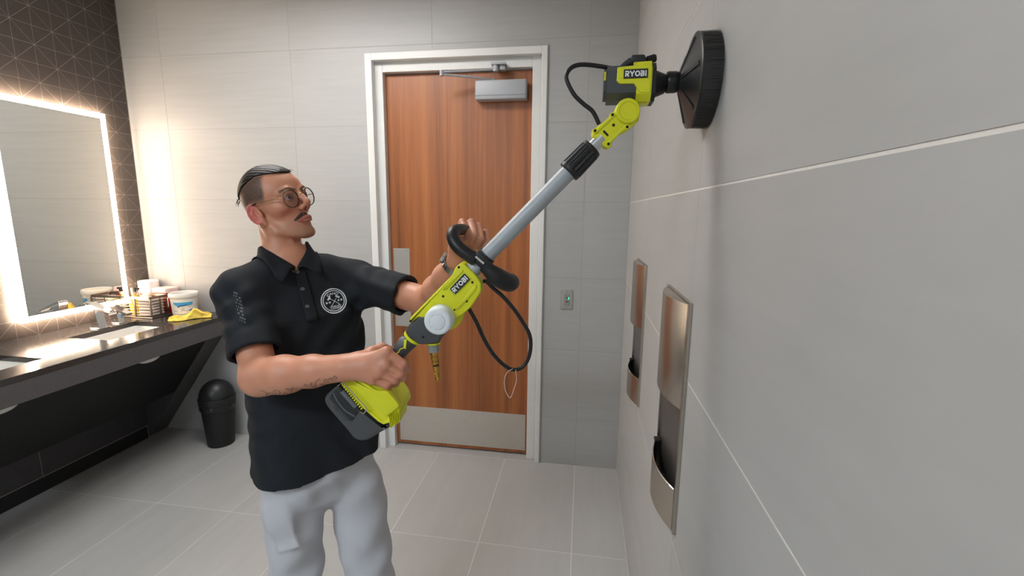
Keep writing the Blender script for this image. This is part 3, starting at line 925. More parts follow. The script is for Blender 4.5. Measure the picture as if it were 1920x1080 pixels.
# battery housing
BXD = [(-.4573, .0423), (-.4736, .0406), (-.5235, .0427), (-.5364, .0305), (-.5413, .0079), (-.5494, -.0563), (-.5554, -.0841), (-.5462, -.1012), (-.53, -.1124), (-.4949, -.1194), (-.4624, -.1283), (-.4554, -.1171), (-.4687, -.1113), (-.4737, -.0433), (-.4611, .0366)]
bx = obj('battery_box', prism(round_poly(BXD, .010, 4), -.060, .032, .010, 4), mat('box_grey', srgb(76, 77, 79), .5, bump=.12, bscale=700), tool, True)
BXY = [(-.4526, .0434), (-.4199, .0263), (-.4075, -.0216), (-.3872, -.0479), (-.3934, -.0781), (-.3987, -.1027), (-.4099, -.1189), (-.4333, -.1237), (-.4535, -.1167), (-.4668, -.1109), (-.4702, -.094), (-.4718, -.0432), (-.4592, .0364)]
lidb = obj('battery_lid', prism(round_poly(BXY, .006, 3), -.062, .034, .006, 3), M_YEL, tool, True)
BXT = [(-.4332, .0357), (-.416, .0216), (-.4075, -.0364), (-.3885, -.0567), (-.3919, -.0923), (-.3962, -.105), (-.4428, -.1015), (-.4396, -.0376), (-.4323, -.0287)]
obj('lid_panel', prism(round_poly(BXT, .004, 2), .02, .0435, .0045, 2), M_YEL, lidb, True)
obj('lid_edge', tube([(x, y, .034) for x, y in [(-.4575, .036), (-.4665, -.0432), (-.4655, -.094), (-.4625, -.1075), (-.452, -.1125), (-.434, -.119)]], .004, 8), M_YEL, lidb, True)
PANEL = [(-.4723, .0302), (-.486, -.0432), (-.5121, -.0483), (-.5221, -.047), (-.5135, .0295), (-.5069, .0339), (-.4861, .0356)]
pn = obj('latch_panel', prism(round_poly(PANEL, .004, 2), .028, .0355, .003), M_DGREY, bx, True)
obj('latch_bar', tube([(-.4728, .0212, .037), (-.479, -.0309, .037)], .0062, 12), mat('bar_grey', srgb(98, 104, 110), .45), bx, True)
for a, b_ in (((-.469, .031), (-.4722, .0235)), ((-.4795, -.033), (-.4808, -.043))):
    obj('latch_hinge', tube([(a[0], a[1], .036), (b_[0], b_[1], .036)], .0048, 10), M_DGREY, bx, True)
obj('latch_rib', tube(spline([(-.4936, .0324, .0355), (-.5026, .0113, .0355), (-.507, -.017, .0355), (-.5021, -.0449, .0355)], 5), .0018, 8), mat('bar_grey'), bx, True)
for k in range(7):
    y = .010 - .0075 * k
    obj('grip_rib', tube([(-.5185 - .0005 * k, y, .0325), (-.5260 - .0005 * k, y - .001, .0325)], .0014, 6), mat('box_grey'), bx)
CL = [(-.4676, .0357, .040), (-.4641, .0363, .046), (-.4467, .0354, .048), (-.4552, -.0486, .048), (-.4582, -.0537, .046), (-.4774, -.0556, .040), (-.4805, -.0486, .038)]
obj('wire_clip', tube(CL, .0017, 8), mat('clip_wire', srgb(190, 186, 176), .3, .8), tool, True)
for k in range(12):
    t_ = k / 11
    p = Vector((-.4560, .030, .036)).lerp(Vector((-.4690, -.043, .036)), t_)
    obj('lid_tooth', box(p.x - .004, p.x + .001, p.y - .0019, p.y + .0019, .032, .042, .0006), M_YEL, lidb)
for k in range(7):
    t_ = k / 6
    a = Vector((-.4340, -.1040)).lerp(Vector((-.4077, -.1157)), t_); b_ = Vector((-.4545, -.1275)).lerp(Vector((-.4286, -.1328)), t_)
    obj('cooling_fin', prism([(a.x - .0012, a.y), (a.x + .0014, a.y), (b_.x + .0014, b_.y), (b_.x - .0012, b_.y)], -.02, .045, .0008), M_YEL, lidb)
fb = obj('fin_block', prism(round_poly([(-.436, -.108), (-.409, -.118), (-.430, -.131), (-.4535, -.1265)], .002, 2), -.02, .037, .001), M_YEL, lidb)
obj('box_screw', lathe([(0, .0012), (.0028, .001), (.003, -.001)], 12, c=(-.4745, -.1180, .032)), mat('screw_head'), bx, True)

# pole, collar and auxiliary handle
M_POLE = mat('anodised_pole', srgb(166, 171, 175), .46, .15, var=.05, vscale=30)
obj('pole', tube([(-.05, 0, 0), (.295, 0, 0)], .0186, 32), M_POLE, tool, True)
obj('inner_pole', tube([(.29, 0, 0), (.385, 0, 0)], .0150, 32), mat('bright_pole', srgb(200, 203, 206), .25, .8), tool, True)
co = NB(); n = 60; rings = []
for (x, r_, g) in ((.280, .0245, 0), (.283, .0262, 0), (.290, .0262, 0), (.292, .0252, 1), (.345, .0238, 1), (.3475, .0243, 0), (.353, .0238, 0), (.356, .022, 0)):
    rings.append([co.verts.new((x, (r_ + (g * .0012 if (k // 2) % 2 else -g * .0012)) * math.cos(2 * math.pi * k / n), (r_ + (g * .0012 if (k // 2) % 2 else -g * .0012)) * math.sin(2 * math.pi * k / n))) for k in range(n)])
for A, B in zip(rings, rings[1:]):
    for k in range(n): co.faces.new((A[k], A[(k + 1) % n], B[(k + 1) % n], B[k]))
co.faces.new(rings[0][::-1]); co.faces.new(rings[-1])
obj('lock_collar', co, M_RUB, tool)
cl_ = obj('handle_clamp', tube([(-.014, 0, 0), (.017, 0, 0)], .0225, 24), M_DGREY, tool, True)
obj('clamp_lug', box(-.012, .014, -.020, .022, .012, .028, .004), M_DGREY, cl_, True)
obj('clamp_bolt', tube([(-.0005, .017, .030), (.0012, -.008, .030)], .0032, 12), mat('chrome'), cl_, True)
L1 = spline([(-.007, .012, .016), (-.0125, .030, .016), (-.0165, .060, .012), (-.0125, .0845, .002), (-.004, .0950, -.014), (.004, .0930, -.040), (.0075, .0870, -.075), (.0090, .080, -.098), (.0095, .075, -.110)], 7)
aux = obj('side_handle', tube(L1, [.0138] * 3 + [.0155 - .003 * max(0, (k - 18) / max(1, len(L1) - 21)) for k in range(len(L1) - 3)], 18), M_RUB, tool, 'all')
L2 = spline([(-.003, -.012, .014), (-.004, -.030, .014), (-.003, -.052, .010), (.001, -.072, .002), (.004, -.084, -.012), (.008, -.086, -.030)], 7)
obj('side_handle', tube(L2, [.0165] * 5 + [.0165 + .006 * min(1, k / 8) - .012 * max(0, (k - len(L2) + 11) / 6) ** 2 for k in range(len(L2) - 5)], 18), M_RUB, tool, 'all')
obj('handle_collar', tube(L1[1:7], .0163, 18), M_RUB, aux, True)

# tilting joint at the top
KN = [(.3691, .0167), (.3781, .0261), (.3867, .0253), (.3991, .0245), (.4077, .0196), (.4309, .022), (.4438, .0218), (.470, .020), (.480, 0), (.4731, -.0219), (.4619, -.0313), (.4426, -.0298), (.4264, -.0277), (.4184, -.0222), (.393, -.0213), (.3846, -.0288), (.3746, -.0253), (.3725, -.0177)]
kn = obj('joint_arm', prism(round_poly(KN, .004, 2), -.018, .013, .004, 2), M_YEL, tool, True)
for (a, b_) in (((.384, .0185), (.440, .0165)), ((.381, -.0175), (.440, -.0185))):
    obj('joint_rib', tube([(a[0], a[1], .012), (b_[0], b_[1], .012)], .0045, 8), M_YEL, kn, True)
kc = (.4574, .0012)
obj('joint_disc', lathe([(.0262, .0), (.0262, .019), (.0245, .022), (.0190, .0225), (.0176, .0205), (0, .0205)], 48, c=(kc[0], kc[1], 0)), M_YEL, tool, True)
for p in [(.3813, .0219), (.43, .0187), (.4176, .0018), (.4348, -.022), (.3824, -.019)]:
    screw_well((p[0], p[1], .0135 if abs(p[1]) < .01 else .0165), kn, .0032)
    if abs(p[1]) > .01: obj('screw_boss', lathe([(.0055, 0), (.0055, .016), (.0042, .0165)], 16, c=(p[0], p[1], 0)), M_YEL, kn, True)
obj('vent_slot', box(.392, .3965, -.006, .009, .013, .0136), mat('well_dark'), kn)

# motor head, square on to the wall
BC = Vector((XR, -1.69, 1.92))
M_HEAD = Matrix(((1, 0, 0, BC.x), (0, 0, -1, BC.y), (0, 1, 0, BC.z), (0, 0, 0, 1)))
HX = TI @ M_HEAD
def octo(x0, x1, hy0, hy1, hz, ch, bm=None, taper=1):
    b = bm or NB()
    rs = []
    for x, k in ((x0, 1), (x1, taper)):
        P = [(-hz + ch, hy0), (hz - ch, hy0), (hz, hy0 + ch), (hz, hy1 - ch), (hz - ch, hy1), (-hz + ch, hy1), (-hz, hy1 - ch), (-hz, hy0 + ch)]
        my = (hy0 + hy1) / 2
        rs.append([b.verts.new((x, my + (q - my) * k, p * k)) for p, q in P])
    for k in range(8): b.faces.new((rs[0][k], rs[0][(k + 1) % 8], rs[1][(k + 1) % 8], rs[1][k]))
    b.faces.new(rs[0][::-1]); b.faces.new(rs[1])
    return b
hm = NB(); octo(-.222, -.140, -.040, .031, .036, .013, hm); octo(-.229, -.222, -.033, .026, .030, .011, hm)
mh = obj('motor_housing', hm, M_GREY, tool, xf=HX)
obj('motor_shell', octo(-.160, -.1285, -.0435, .0345, .0375, .013), M_YEL, tool, xf=HX)
YP = [(-.2015, .024), (-.165, .0265), (-.155, .0335), (-.13, .0345), (-.13, -.030), (-.153, -.028), (-.1655, -.010), (-.196, -.0095), (-.2025, -.0035)]
yp = obj('motor_badge_panel', prism(round_poly(YP, .002, 2), .030, .0395, .0015), M_YEL, tool, xf=HX)
obj('badge', prism([(-.188, .0185), (-.138, .0190), (-.138, .0005), (-.188, .0)], .038, .0415, .0004), M_DGREY, yp, xf=HX)
letters(HX @ Matrix.Translation((-.163, .0094, .0418)), 'RYOBI', .044, 'badge_letters', yp, M_LETTER, .0135)
obj('motor_foot', box(-.192, -.135, -.046, -.034, -.02, .02, .002), M_YEL, tool, xf=HX)
obj('indicator_window', box(-.2285, -.2245, .000, .018, .024, .0315, .0005), M_YEL, mh, xf=HX)
obj('front_flange', octo(-.1285, -.120, -.0435, .0345, .037, .013), M_BLACKP, tool, xf=HX)
RXH = HX
nk = NB(); lathe([(.030, -.122), (.0285, -.118), (.0205, -.098), (.0195, -.0965), (0, -.0965)], 32, 'x', nk)
obj('gear_nose', nk, M_BLACKP, tool, True, xf=HX @ Matrix.Translation((0, -.003, 0)))
ck = NB(); lathe([(0, -.099), (.0165, -.0985), (.0165, -.0955), (.0205, -.094), (.0225, -.091), (.0225, -.074), (.021, -.071), (.021, -.066), (0, -.066)], 40, 'x', ck)
obj('brush_chuck', ck, mat('chuck_black', srgb(22, 22, 24), .28), tool, True, xf=HX)
# plug and cable on top of the motor
obj('plug_mount', box(-.166, -.138, .032, .042, -.011, .011, .002), M_YEL, tool, xf=HX)
pl_ = NB(); box(-.172, -.141, .040, .058, -.0105, .0105, .005, bm=pl_); tube([(-.190, .034, 0), (-.181, .040, 0), (-.170, .046, 0)], [.0065, .008, .0095], 12, pl_); box(-.1445, -.1395, .036, .052, -.008, .008, .001, bm=pl_)
obj('cable_plug', pl_, M_DGREY, tool, True, xf=HX)
obj('plug_knob', tube([(-.138, .047, 0), (-.136, .0475, 0), (-.120, .0515, 0), (-.1175, .052, 0)], [.004, .0085, .0085, .006], 8), M_BLACKP, tool, xf=HX)
C3 = [(.4005, .0256), (.4093, .0552), (.4068, .0809), (.4062, .1084), (.413, .1355), (.4229, .1517), (.4405, .1559), (.4573, .1495), (.4734, .1345), (.4924, .1107), (.5058, .093)]
pe = HX @ Vector((-.190, .0335, 0))
zc_ = pe.z
pts3 = [(x, y, zc_ * (i / len(C3)) ** 1.5 - .004) for i, (x, y) in enumerate(C3)] + [tuple(pe)]
obj('power_cable', tube(spline(pts3, 6), .0048, 12), mat('cable_black', srgb(28, 28, 30), .38), tool, 'all')
CB = [(-.0464, -.036), (-.0353, -.0427), (-.0344, -.0659), (-.0326, -.0991), (-.0365, -.1381), (-.0461, -.1786), (-.0581, -.2128), (-.0792, -.2384), (-.1074, -.2575), (-.1345, -.2618), (-.1531, -.2485), (-.1584, -.222), (-.1552, -.1829), (-.1425, -.1393), (-.1252, -.0962), (-.1153, -.0603), (-.112, -.05)]
cb = obj('power_cable', tube(spline([(-.06, -.03, -.01)] + [(x, y, -.028 + .012 * math.sin(i * .6)) for i, (x, y) in enumerate(CB)], 6), .0050, 12), mat('cable_black'), tool, 'all')
ST = [(-.1490, -.2445), (-.1672, -.2419), (-.1865, -.2518), (-.2039, -.2733), (-.2093, -.2946), (-.1898, -.2869), (-.1644, -.2732), (-.1522, -.2589), (-.145, -.252)]
obj('tag_string', tube(spline([(x, y, -.022) for x, y in ST], 5), .0007, 6), mat('string_white', srgb(225, 215, 205), .7), tool)

# rotating brush pressed on the wall
br = obj('brush_head', lathe([(0, -.066), (.0205, -.068), (.025, -.065), (.058, -.0535), (.088, -.0435), (.0945, -.0420), (.0972, -.0405), (.0965, -.036), (.09, -.036), (0, -.036)], 56, 'x'), mat('brush_shell', srgb(46, 46, 47), .33), tool, True, xf=HX)
for k in range(6):
    a = 2 * math.pi * k / 6 + .35
    rb = NB()
    P = [(-.0675, .022), (-.036, .022), (-.036, .086), (-.0470, .086)]
    c_, s_ = math.cos(a), math.sin(a)
    for sgn in (1,):
        lo = [rb.verts.new((x, r_ * c_ - .004 * s_, r_ * s_ + .004 * c_)) for x, r_ in P]; hi = [rb.verts.new((x, r_ * c_ + .004 * s_, r_ * s_ - .004 * c_)) for x, r_ in P]
        rb.faces.new(lo); rb.faces.new(hi[::-1])
        for q in range(4): rb.faces.new((lo[q], lo[(q + 1) % 4], hi[(q + 1) % 4], hi[q]))
    obj('shell_rib', rb, mat('brush_shell'), br, xf=HX)
bz_ = NB()
random.seed(11)
for ri, rr in enumerate((.096, .0935, .0905, .086, .079, .07, .058)):
    nb = int(rr * 2 * math.pi / .0011) if ri < 3 else int(rr * 2 * math.pi / .004)
    for k in range(nb):
        a = 2 * math.pi * (k + random.random() * .7) / nb
        r1 = rr + random.uniform(-.001, .001); r2 = rr + random.uniform(-.0015, .0035)
        w_ = .0007
        c_, s_ = math.cos(a), math.sin(a)
        v = [bz_.verts.new((-.037, r1 * c_ - w_ * s_, r1 * s_ + w_ * c_)), bz_.verts.new((-.037, r1 * c_ + w_ * s_, r1 * s_ - w_ * c_)),
             bz_.verts.new((-.0008, r2 * c_ + w_ * s_ * .8, r2 * s_ - w_ * c_ * .8)), bz_.verts.new((-.0008, r2 * c_ - w_ * s_ * .8, r2 * s_ + w_ * c_ * .8))]
        bz_.faces.new(v)
lathe([(.0935, -.037), (.0945, -.002), (0, -.002)], 48, 'x', bz_)
o = obj('bristles', bz_, mat('bristle_grey', srgb(52, 50, 49), .6), tool, xf=HX)
o['kind'] = 'stuff'

# ------------------------------------------------------------------ the man
# smooth distance fields are meshed on a grid so that skin and cloth are continuous surfaces
def npv(v): return np.array([v[0], v[1], v[2]], dtype=np.float32)
class Field:
    def __init__(s, lo, hi, h):
        s.h = h
        s.lo = np.array(lo, dtype=np.float32)
        s.n = np.ceil((np.array(hi) - np.array(lo)) / h).astype(int) + 1
        s.ax = [s.lo[i] + h * np.arange(s.n[i], dtype=np.float32) for i in range(3)]
        s.f = np.full(s.n, .06, dtype=np.float32)
    def sl(s, lo, hi):
        r = []
        for i in range(3):
            a = int(np.clip(math.floor((lo[i] - s.lo[i]) / s.h), 0, s.n[i])); b = int(np.clip(math.ceil((hi[i] - s.lo[i]) / s.h) + 1, 0, s.n[i]))
            r.append(slice(a, b))
        return tuple(r)
    def grid(s, sl):
        return (s.ax[0][sl[0]][:, None, None], s.ax[1][sl[1]][None, :, None], s.ax[2][sl[2]][None, None, :])
    def put(s, sl, d, k, op):
        a = s.f[sl]
        if a.size == 0: return
        d = d.astype(np.float32)
        if op == 'add':
            if k <= 0: s.f[sl] = np.minimum(a, d); return
            h = np.clip(.5 + .5 * (a - d) / k, 0, 1)
            s.f[sl] = a * (1 - h) + d * h - k * h * (1 - h)
        else:
            d = -d
            if k <= 0: s.f[sl] = np.maximum(a, d); return
            h = np.clip(.5 - .5 * (a - d) / k, 0, 1)
            s.f[sl] = a * (1 - h) + d * h + k * h * (1 - h)
    def ell(s, c, r, k=.01, op='add', rot=None):
        c, r = npv(c), npv(r)
        m = max(r) * 1.05 + k * 1.5 + .012
        sl = s.sl(c - m, c + m)
        X, Y, Z = s.grid(sl)
        X, Y, Z = X - c[0], Y - c[1], Z - c[2]
        if rot is not None:
            Q = np.array(rot.transposed() if hasattr(rot, 'transposed') else rot, dtype=np.float32)
            X, Y, Z = (Q[0, 0] * X + Q[0, 1] * Y + Q[0, 2] * Z, Q[1, 0] * X + Q[1, 1] * Y + Q[1, 2] * Z, Q[2, 0] * X + Q[2, 1] * Y + Q[2, 2] * Z)
        k0 = np.sqrt((X / r[0]) ** 2 + (Y / r[1]) ** 2 + (Z / r[2]) ** 2) + 1e-6
        k1 = np.sqrt((X / r[0] ** 2) ** 2 + (Y / r[1] ** 2) ** 2 + (Z / r[2] ** 2) ** 2) + 1e-6
        s.put(sl, k0 * (k0 - 1) / k1, k, op)
    def cone(s, a, b, ra, rb, k=.01, op='add', cut=None, flat=None, disp=None):
        a, b = npv(a), npv(b)
        m = max(ra, rb) + k * 1.5 + .012
        sl = s.sl(np.minimum(a, b) - m, np.maximum(a, b) + m)
        X, Y, Z = s.grid(sl)
        ab = b - a
        L2 = float(ab @ ab) + 1e-12
        t = np.clip(((X - a[0]) * ab[0] + (Y - a[1]) * ab[1] + (Z - a[2]) * ab[2]) / L2, 0, 1)
        dx, dy, dz = X - a[0] - t * ab[0], Y - a[1] - t * ab[1], Z - a[2] - t * ab[2]
        if flat is not None:       # flatten across a direction: (unit vector, factor)
            fv, ff = npv(flat[0]), flat[1]
            q = dx * fv[0] + dy * fv[1] + dz * fv[2]
            w_ = q * (ff - 1)
            dx, dy, dz = dx + fv[0] * w_, dy + fv[1] * w_, dz + fv[2] * w_
        d = np.sqrt(dx * dx + dy * dy + dz * dz) - (ra + (rb - ra) * t)
        if cut is not None:
            p, n_ = npv(cut[0]), npv(cut[1])
            d = np.maximum(d, (X - p[0]) * n_[0] + (Y - p[1]) * n_[1] + (Z - p[2]) * n_[2])
        if disp is not None: d = d + disp(X, Y, Z)
        s.put(sl, d, k, op)
    def chain(s, pts, rs, k=.01, op='add', **kw):
        for i in range(len(pts) - 1):
            s.cone(pts[i], pts[i + 1], rs[i], rs[i + 1], k, op, **kw)
    def mesh(s):
        f = s.f
        neg = f < 0
        nx, ny, nz = f.shape
        cs = sum(neg[i:nx - 1 + i, j:ny - 1 + j, k:nz - 1 + k].astype(np.int8) for i in (0, 1) for j in (0, 1) for k in (0, 1))
        act = (cs > 0) & (cs < 8)
        idx = np.argwhere(act)
        num = np.full(act.shape, -1, dtype=np.int64)
        num[act] = np.arange(len(idx))
        C8 = [(i, j, k) for i in (0, 1) for j in (0, 1) for k in (0, 1)]
        val = {c: f[idx[:, 0] + c[0], idx[:, 1] + c[1], idx[:, 2] + c[2]] for c in C8}
        P = np.zeros((len(idx), 3)); cnt = np.zeros(len(idx))
        for a in C8:
            for ax in range(3):
                if a[ax]: continue
                b = list(a); b[ax] = 1; b = tuple(b)
                fa, fb = val[a], val[b]
                m = (fa < 0) != (fb < 0)
                t = np.where(m, fa / np.where(m, fa - fb, 1), 0)
                q = np.array(a, dtype=float)[None, :].repeat(len(idx), 0)
                q[:, ax] += t
                P += q * m[:, None]; cnt += m
        P = s.lo + s.h * (idx + P / cnt[:, None])
        quads = []
        for ax in range(3):
            o1, o2 = [(1, 2), (2, 0), (0, 1)][ax]
            sl0 = [slice(1, -1)] * 3; sl1 = [slice(1, -1)] * 3
            sl0[ax] = slice(0, -1); sl1[ax] = slice(1, None)
            m = neg[tuple(sl0)] != neg[tuple(sl1)]
            e = np.argwhere(m)
            off = np.array([1, 1, 1]); off[ax] = 0
            e = e + off
            sgn = neg[e[:, 0], e[:, 1], e[:, 2]]
            def cell(d1, d2):
                q = e.copy(); q[:, o1] += d1; q[:, o2] += d2
                return num[q[:, 0], q[:, 1], q[:, 2]]
            Q = np.stack([cell(-1, -1), cell(0, -1), cell(0, 0), cell(-1, 0)], 1)
            Q[~sgn] = Q[~sgn][:, ::-1]
            quads.append(Q)
        Q = np.concatenate(quads)
        Q = Q[(Q >= 0).all(1)]
        return P, Q

def np_mesh(name, P, Q):
    me = bpy.data.meshes.new(name)
    me.vertices.add(len(P)); me.vertices.foreach_set('co', np.asarray(P, dtype=np.float32).ravel())
    me.loops.add(Q.size); me.loops.foreach_set('vertex_index', Q.astype(np.int32).ravel())
    me.polygons.add(len(Q)); me.polygons.foreach_set('loop_start', np.arange(0, Q.size, Q.shape[1], dtype=np.int32))
    try: me.polygons.foreach_set('loop_total', np.full(len(Q), Q.shape[1], dtype=np.int32))
    except Exception: pass
    me.polygons.foreach_set('use_smooth', np.ones(len(Q), dtype=bool))
    me.update(); me.validate()
    return me

def co_of(me):
    a = np.empty(len(me.vertices) * 3, dtype=np.float32); me.vertices.foreach_get('co', a)
    return a.reshape(-1, 3)

def finish(me, mods):
    """apply modifiers and return the plain mesh"""
    o = bpy.data.objects.new('tmp', me); COL.objects.link(o)
    for ty, kw in mods:
        md = o.modifiers.new('m', ty)
        for a, b in kw.items(): setattr(md, a, b)
    dg = bpy.context.evaluated_depsgraph_get(); dg.update()
    r = bpy.data.meshes.new_from_object(o.evaluated_get(dg), depsgraph=dg)
    bpy.data.objects.remove(o)
    return r

# ---- head frame: x forward, y to his left, z up, origin between the ears
HAZ, HPI, HRO = 1.3729, .2119, .1356
HF = Vector((math.sin(HAZ) * math.cos(HPI), -math.cos(HAZ) * math.cos(HPI), math.sin(HPI)))
HL = Vector((math.cos(HAZ), math.sin(HAZ), 0)); HU = HF.cross(HL)
HL, HU = HL * math.cos(HRO) + HU * math.sin(HRO), -HL * math.sin(HRO) + HU * math.cos(HRO)
HC = Vector((-.9244, -1.4923, 1.6317))
M_HD = Matrix(((HF.x, HL.x, HU.x, HC.x), (HF.y, HL.y, HU.y, HC.y), (HF.z, HL.z, HU.z, HC.z), (0, 0, 0, 1)))
HI = M_HD.inverted()

# ---- skeleton in the room
NECK = at(541, 497, 1.415); CHEST = at(566, 600, 1.42); WAIST = at(588, 760, 1.41); HIPS = at(598, 885, 1.41)
RSH, REL, RWR = at(454, 552, 1.30), at(488, 706, 1.185), at(650, 689, 1.110)
LSH, LEL, LWR = at(664, 528, 1.50), at(806, 566, 1.38), at(856, 490, 1.225)
RHIP, LHIP = at(548, 925, 1.37), at(676, 900, 1.47)
TAZ = R(50)
TF = Vector((math.sin(TAZ), -math.cos(TAZ), 0)); TL = Vector((math.cos(TAZ), math.sin(TAZ), 0))

HEADB = ((-.16, -.12, -.24), (.16, .12, .17))
H = Field(*HEADB, .0024)
def sym(fn, c, *a, **k):
    for s_ in (1, -1):
        fn((c[0], c[1] * s_, c[2]), *a, **k)
def symchain(pts, rs, k, op='add'):
    for s_ in (1, -1):
        H.chain([(p[0], p[1] * s_, p[2]) for p in pts], rs, k, op)
H.ell((-.014, 0, .050), (.094, .074, .083), .01)
H.ell((.026, 0, .052), (.062, .062, .056), .03)
H.ell((.033, 0, -.002), (.053, .056, .050), .02)
sym(H.ell, (.050, .044, .003), (.029, .020, .019), .018)
symchain([(-.004, .054, -.026), (.020, .049, -.062), (.074, .016, -.083)], [.016, .015, .014], .018)
H.ell((.042, 0, -.050), (.047, .038, .038), .02)
H.ell((.018, 0, -.05), (.055, .047, .034), .02)
H.ell((.079, 0, -.083), (.0165, .020, .0155), .012)
symchain([(.087, .013, .043), (.083, .030, .047), (.070, .045, .042)], [.0075, .008, .007], .012)
sym(H.ell, (.100, .033, .0245), (.0175, .0195, .0135), .011, 'sub')
# nose
H.chain([(.090, 0, .034), (.1015, 0, .022), (.1140, 0, .008)], [.0070, .0076, .0086], .010)
H.ell((.1145, 0, .0035), (.0105, .0100, .0090), .005)
H.chain([(.1140, 0, .001), (.1010, 0, -.0165)], [.0065, .0055], .005)
sym(H.ell, (.0995, .0118, -.0080), (.0110, .0068, .0078), .009, rot=Matrix.Rotation(R(-25), 3, 'Y'))
sym(H.ell, (.1075, .0064, -.0135), (.0062, .0034, .0038), .002, 'sub', rot=Matrix.Rotation(R(45), 3, 'Y'))
# eyes and lids
sym(H.ell, (.0745, .0325, .0265), (.0132, .0132, .0132), .0012)
symchain([(.085, .0185, .0240), (.0880, .0270, .0345), (.0850, .0380, .0345), (.0785, .0465, .0260)], [.0018, .0026, .0026, .0020], .0025)
symchain([(.085, .0185, .0240), (.0865, .0290, .0172), (.0835, .0390, .0180), (.0785, .0465, .0260)], [.0016, .0020, .0020, .0016], .003)
# lips
symchain([(.0860, .0245, -.0425), (.0950, .013, -.0380), (.0996, .004, -.0362), (.0992, 0, -.0370)], [.0020, .0032, .0036, .0034], .006)
symchain([(.0860, .0235, -.0440), (.0940, .012, -.0472), (.0972, 0, -.0480)], [.0020, .0042, .0048], .006)
H.ell((.102, 0, -.0426), (.013, .0225, .0010), .0018, 'sub')
H.ell((.099, 0, -.0595), (.008, .017, .006), .008, 'sub')
# ears
for s_ in (1, -1):
    er = Matrix.Rotation(s_ * R(-24), 3, 'Z') @ Matrix.Rotation(R(-14), 3, 'Y')
    c_ = Vector((-.012, .078 * s_, .002))
    H.ell(c_, (.018, .0058, .030), .004, rot=er)
    H.ell(c_ + er @ Vector((-.001, .0085 * s_, .006)), (.0125, .0075, .019), .002, 'sub', rot=er)
    H.ell(c_ + er @ Vector((.005, .0075 * s_, -.006)), (.0075, .0085, .010), .002, 'sub', rot=er)
    rim = []
    for q in range(13):
        a = R(-60 + q * 24)
        rim.append(c_ + er @ Vector((-.0165 * math.sin(a + R(20)), .0035 * s_ + .002 * s_ * math.sin(a), .029 * math.cos(a + R(20)))))
    H.chain(rim, [.0036] * 13, .003)
    H.chain([c_ + er @ Vector((.000, .003 * s_, -.017)), c_ + er @ Vector((-.007, .003 * s_, .004)), c_ + er @ Vector((.002, .003 * s_, .017))], [.003] * 3, .003)
    H.ell(c_ + er @ Vector((.008, .001 * s_, -.031)), (.0085, .0052, .0115), .005, rot=er)
    H.ell(c_ + er @ Vector((.0145, .003 * s_, -.008)), (.004, .0042, .0065), .003, rot=er)
# neck
nb = HI @ NECK
H.chain([(-.026, 0, -.02), (-.030, 0, -.06), nb + Vector((-.012, 0, .035)), nb + Vector((-.01, 0, -.02))], [.050, .050, .056, .064], .02)
for s_ in (1, -1):
    H.chain([(-.020, .052 * s_, -.028), nb + Vector((.03, .022 * s_, .03)), nb + Vector((.045, .012 * s_, -.01))], [.013, .012, .010], .016)
H.ell(nb + Vector((.040, 0, .052)), (.012, .010, .016), .014)
P, Q = H.mesh()
head_pts = P
Pw = np.array([[HF.x, HL.x, HU.x], [HF.y, HL.y, HU.y], [HF.z, HL.z, HU.z]]) @ P.T
Pw = Pw.T + np.array(HC)
parts = [(Pw, Q)]

def bounds(pts, m):
    a = np.array([list(p) for p in pts])
    return a.min(0) - m, a.max(0) + m
ZT_ = 1.14
# ---- right arm and hand (on the rear handle)
def pxs(lst): return [at(*q) for q in lst]
rf = {  # knuckle, middle joint, end joint, tip
    'i': pxs([(725, 660, 1.102), (756, 682, 1.108), (762, 693, 1.142), (745, 697, 1.165)]),
    'm': pxs([(724, 683, 1.096), (751, 700, 1.104), (755, 709, 1.138), (734, 710, 1.163)]),
    'r': pxs([(712, 698, 1.094), (739, 712, 1.102), (742, 719, 1.136), (720, 722, 1.160)]),
    'l': pxs([(698, 712, 1.096), (725, 722, 1.104), (727, 728, 1.130), (707, 730, 1.150)])}
rth = pxs([(668, 676, 1.118), (697, 660, 1.140), (716, 652, 1.158), (735, 655, 1.178)])
allp = [RSH, REL, RWR] + [p for v in rf.values() for p in v] + rth
A = Field(*bounds(allp, .075), .0027)
RFW = RWR - REL
A.chain([RSH, REL], [.050, .043], .02)
A.ell(REL, (.043, .043, .043), .02)
A.chain([REL, REL.lerp(RWR, .28), REL.lerp(RWR, .62), RWR], [.044, .0455, .038, .030], .02)
A.chain([REL + Vector((0, 0, -.004)), REL.lerp(RWR, .35) + Vector((0, .01, -.012))], [.038, .034], .02)
A.chain([REL.lerp(RWR, .8), RWR, RWR.lerp(rf['m'][0], .5)], [.030, .029, .024], .012)
rad = {'i': .0112, 'm': .0112, 'r': .0107, 'l': .0096}
for k_, v in rf.items():
    r0 = rad[k_]
    A.cone(RWR + (v[0] - RWR) * .12, v[0], .0185, r0 * 1.12, .014)
for a, b in (('i', 'm'), ('m', 'r'), ('r', 'l')):
    A.cone((rf[a][0] * .62 + rf[b][0] * .38).lerp(RWR, .12), RWR.lerp((rf[a][0] + rf[b][0]) / 2, .25), .012, .02, .012)
A.ell((rf['m'][0] + rf['r'][0]) / 2 * .45 + RWR * .55 + Vector((0, .012, 0)), (.036, .02, .034), .012)
for k_, v in rf.items():
    r0 = rad[k_]
    A.ell(v[0], (r0 * 1.18,) * 3, .008)
    A.chain(v, [r0, r0 * .96, r0 * .86, r0 * .72], .0025)
    A.ell(v[1], (r0 * 1.04,) * 3, .003)
A.chain([RWR.lerp(rth[0], .4)] + rth, [.020, .017, .0125, .0112, .0085], .012)
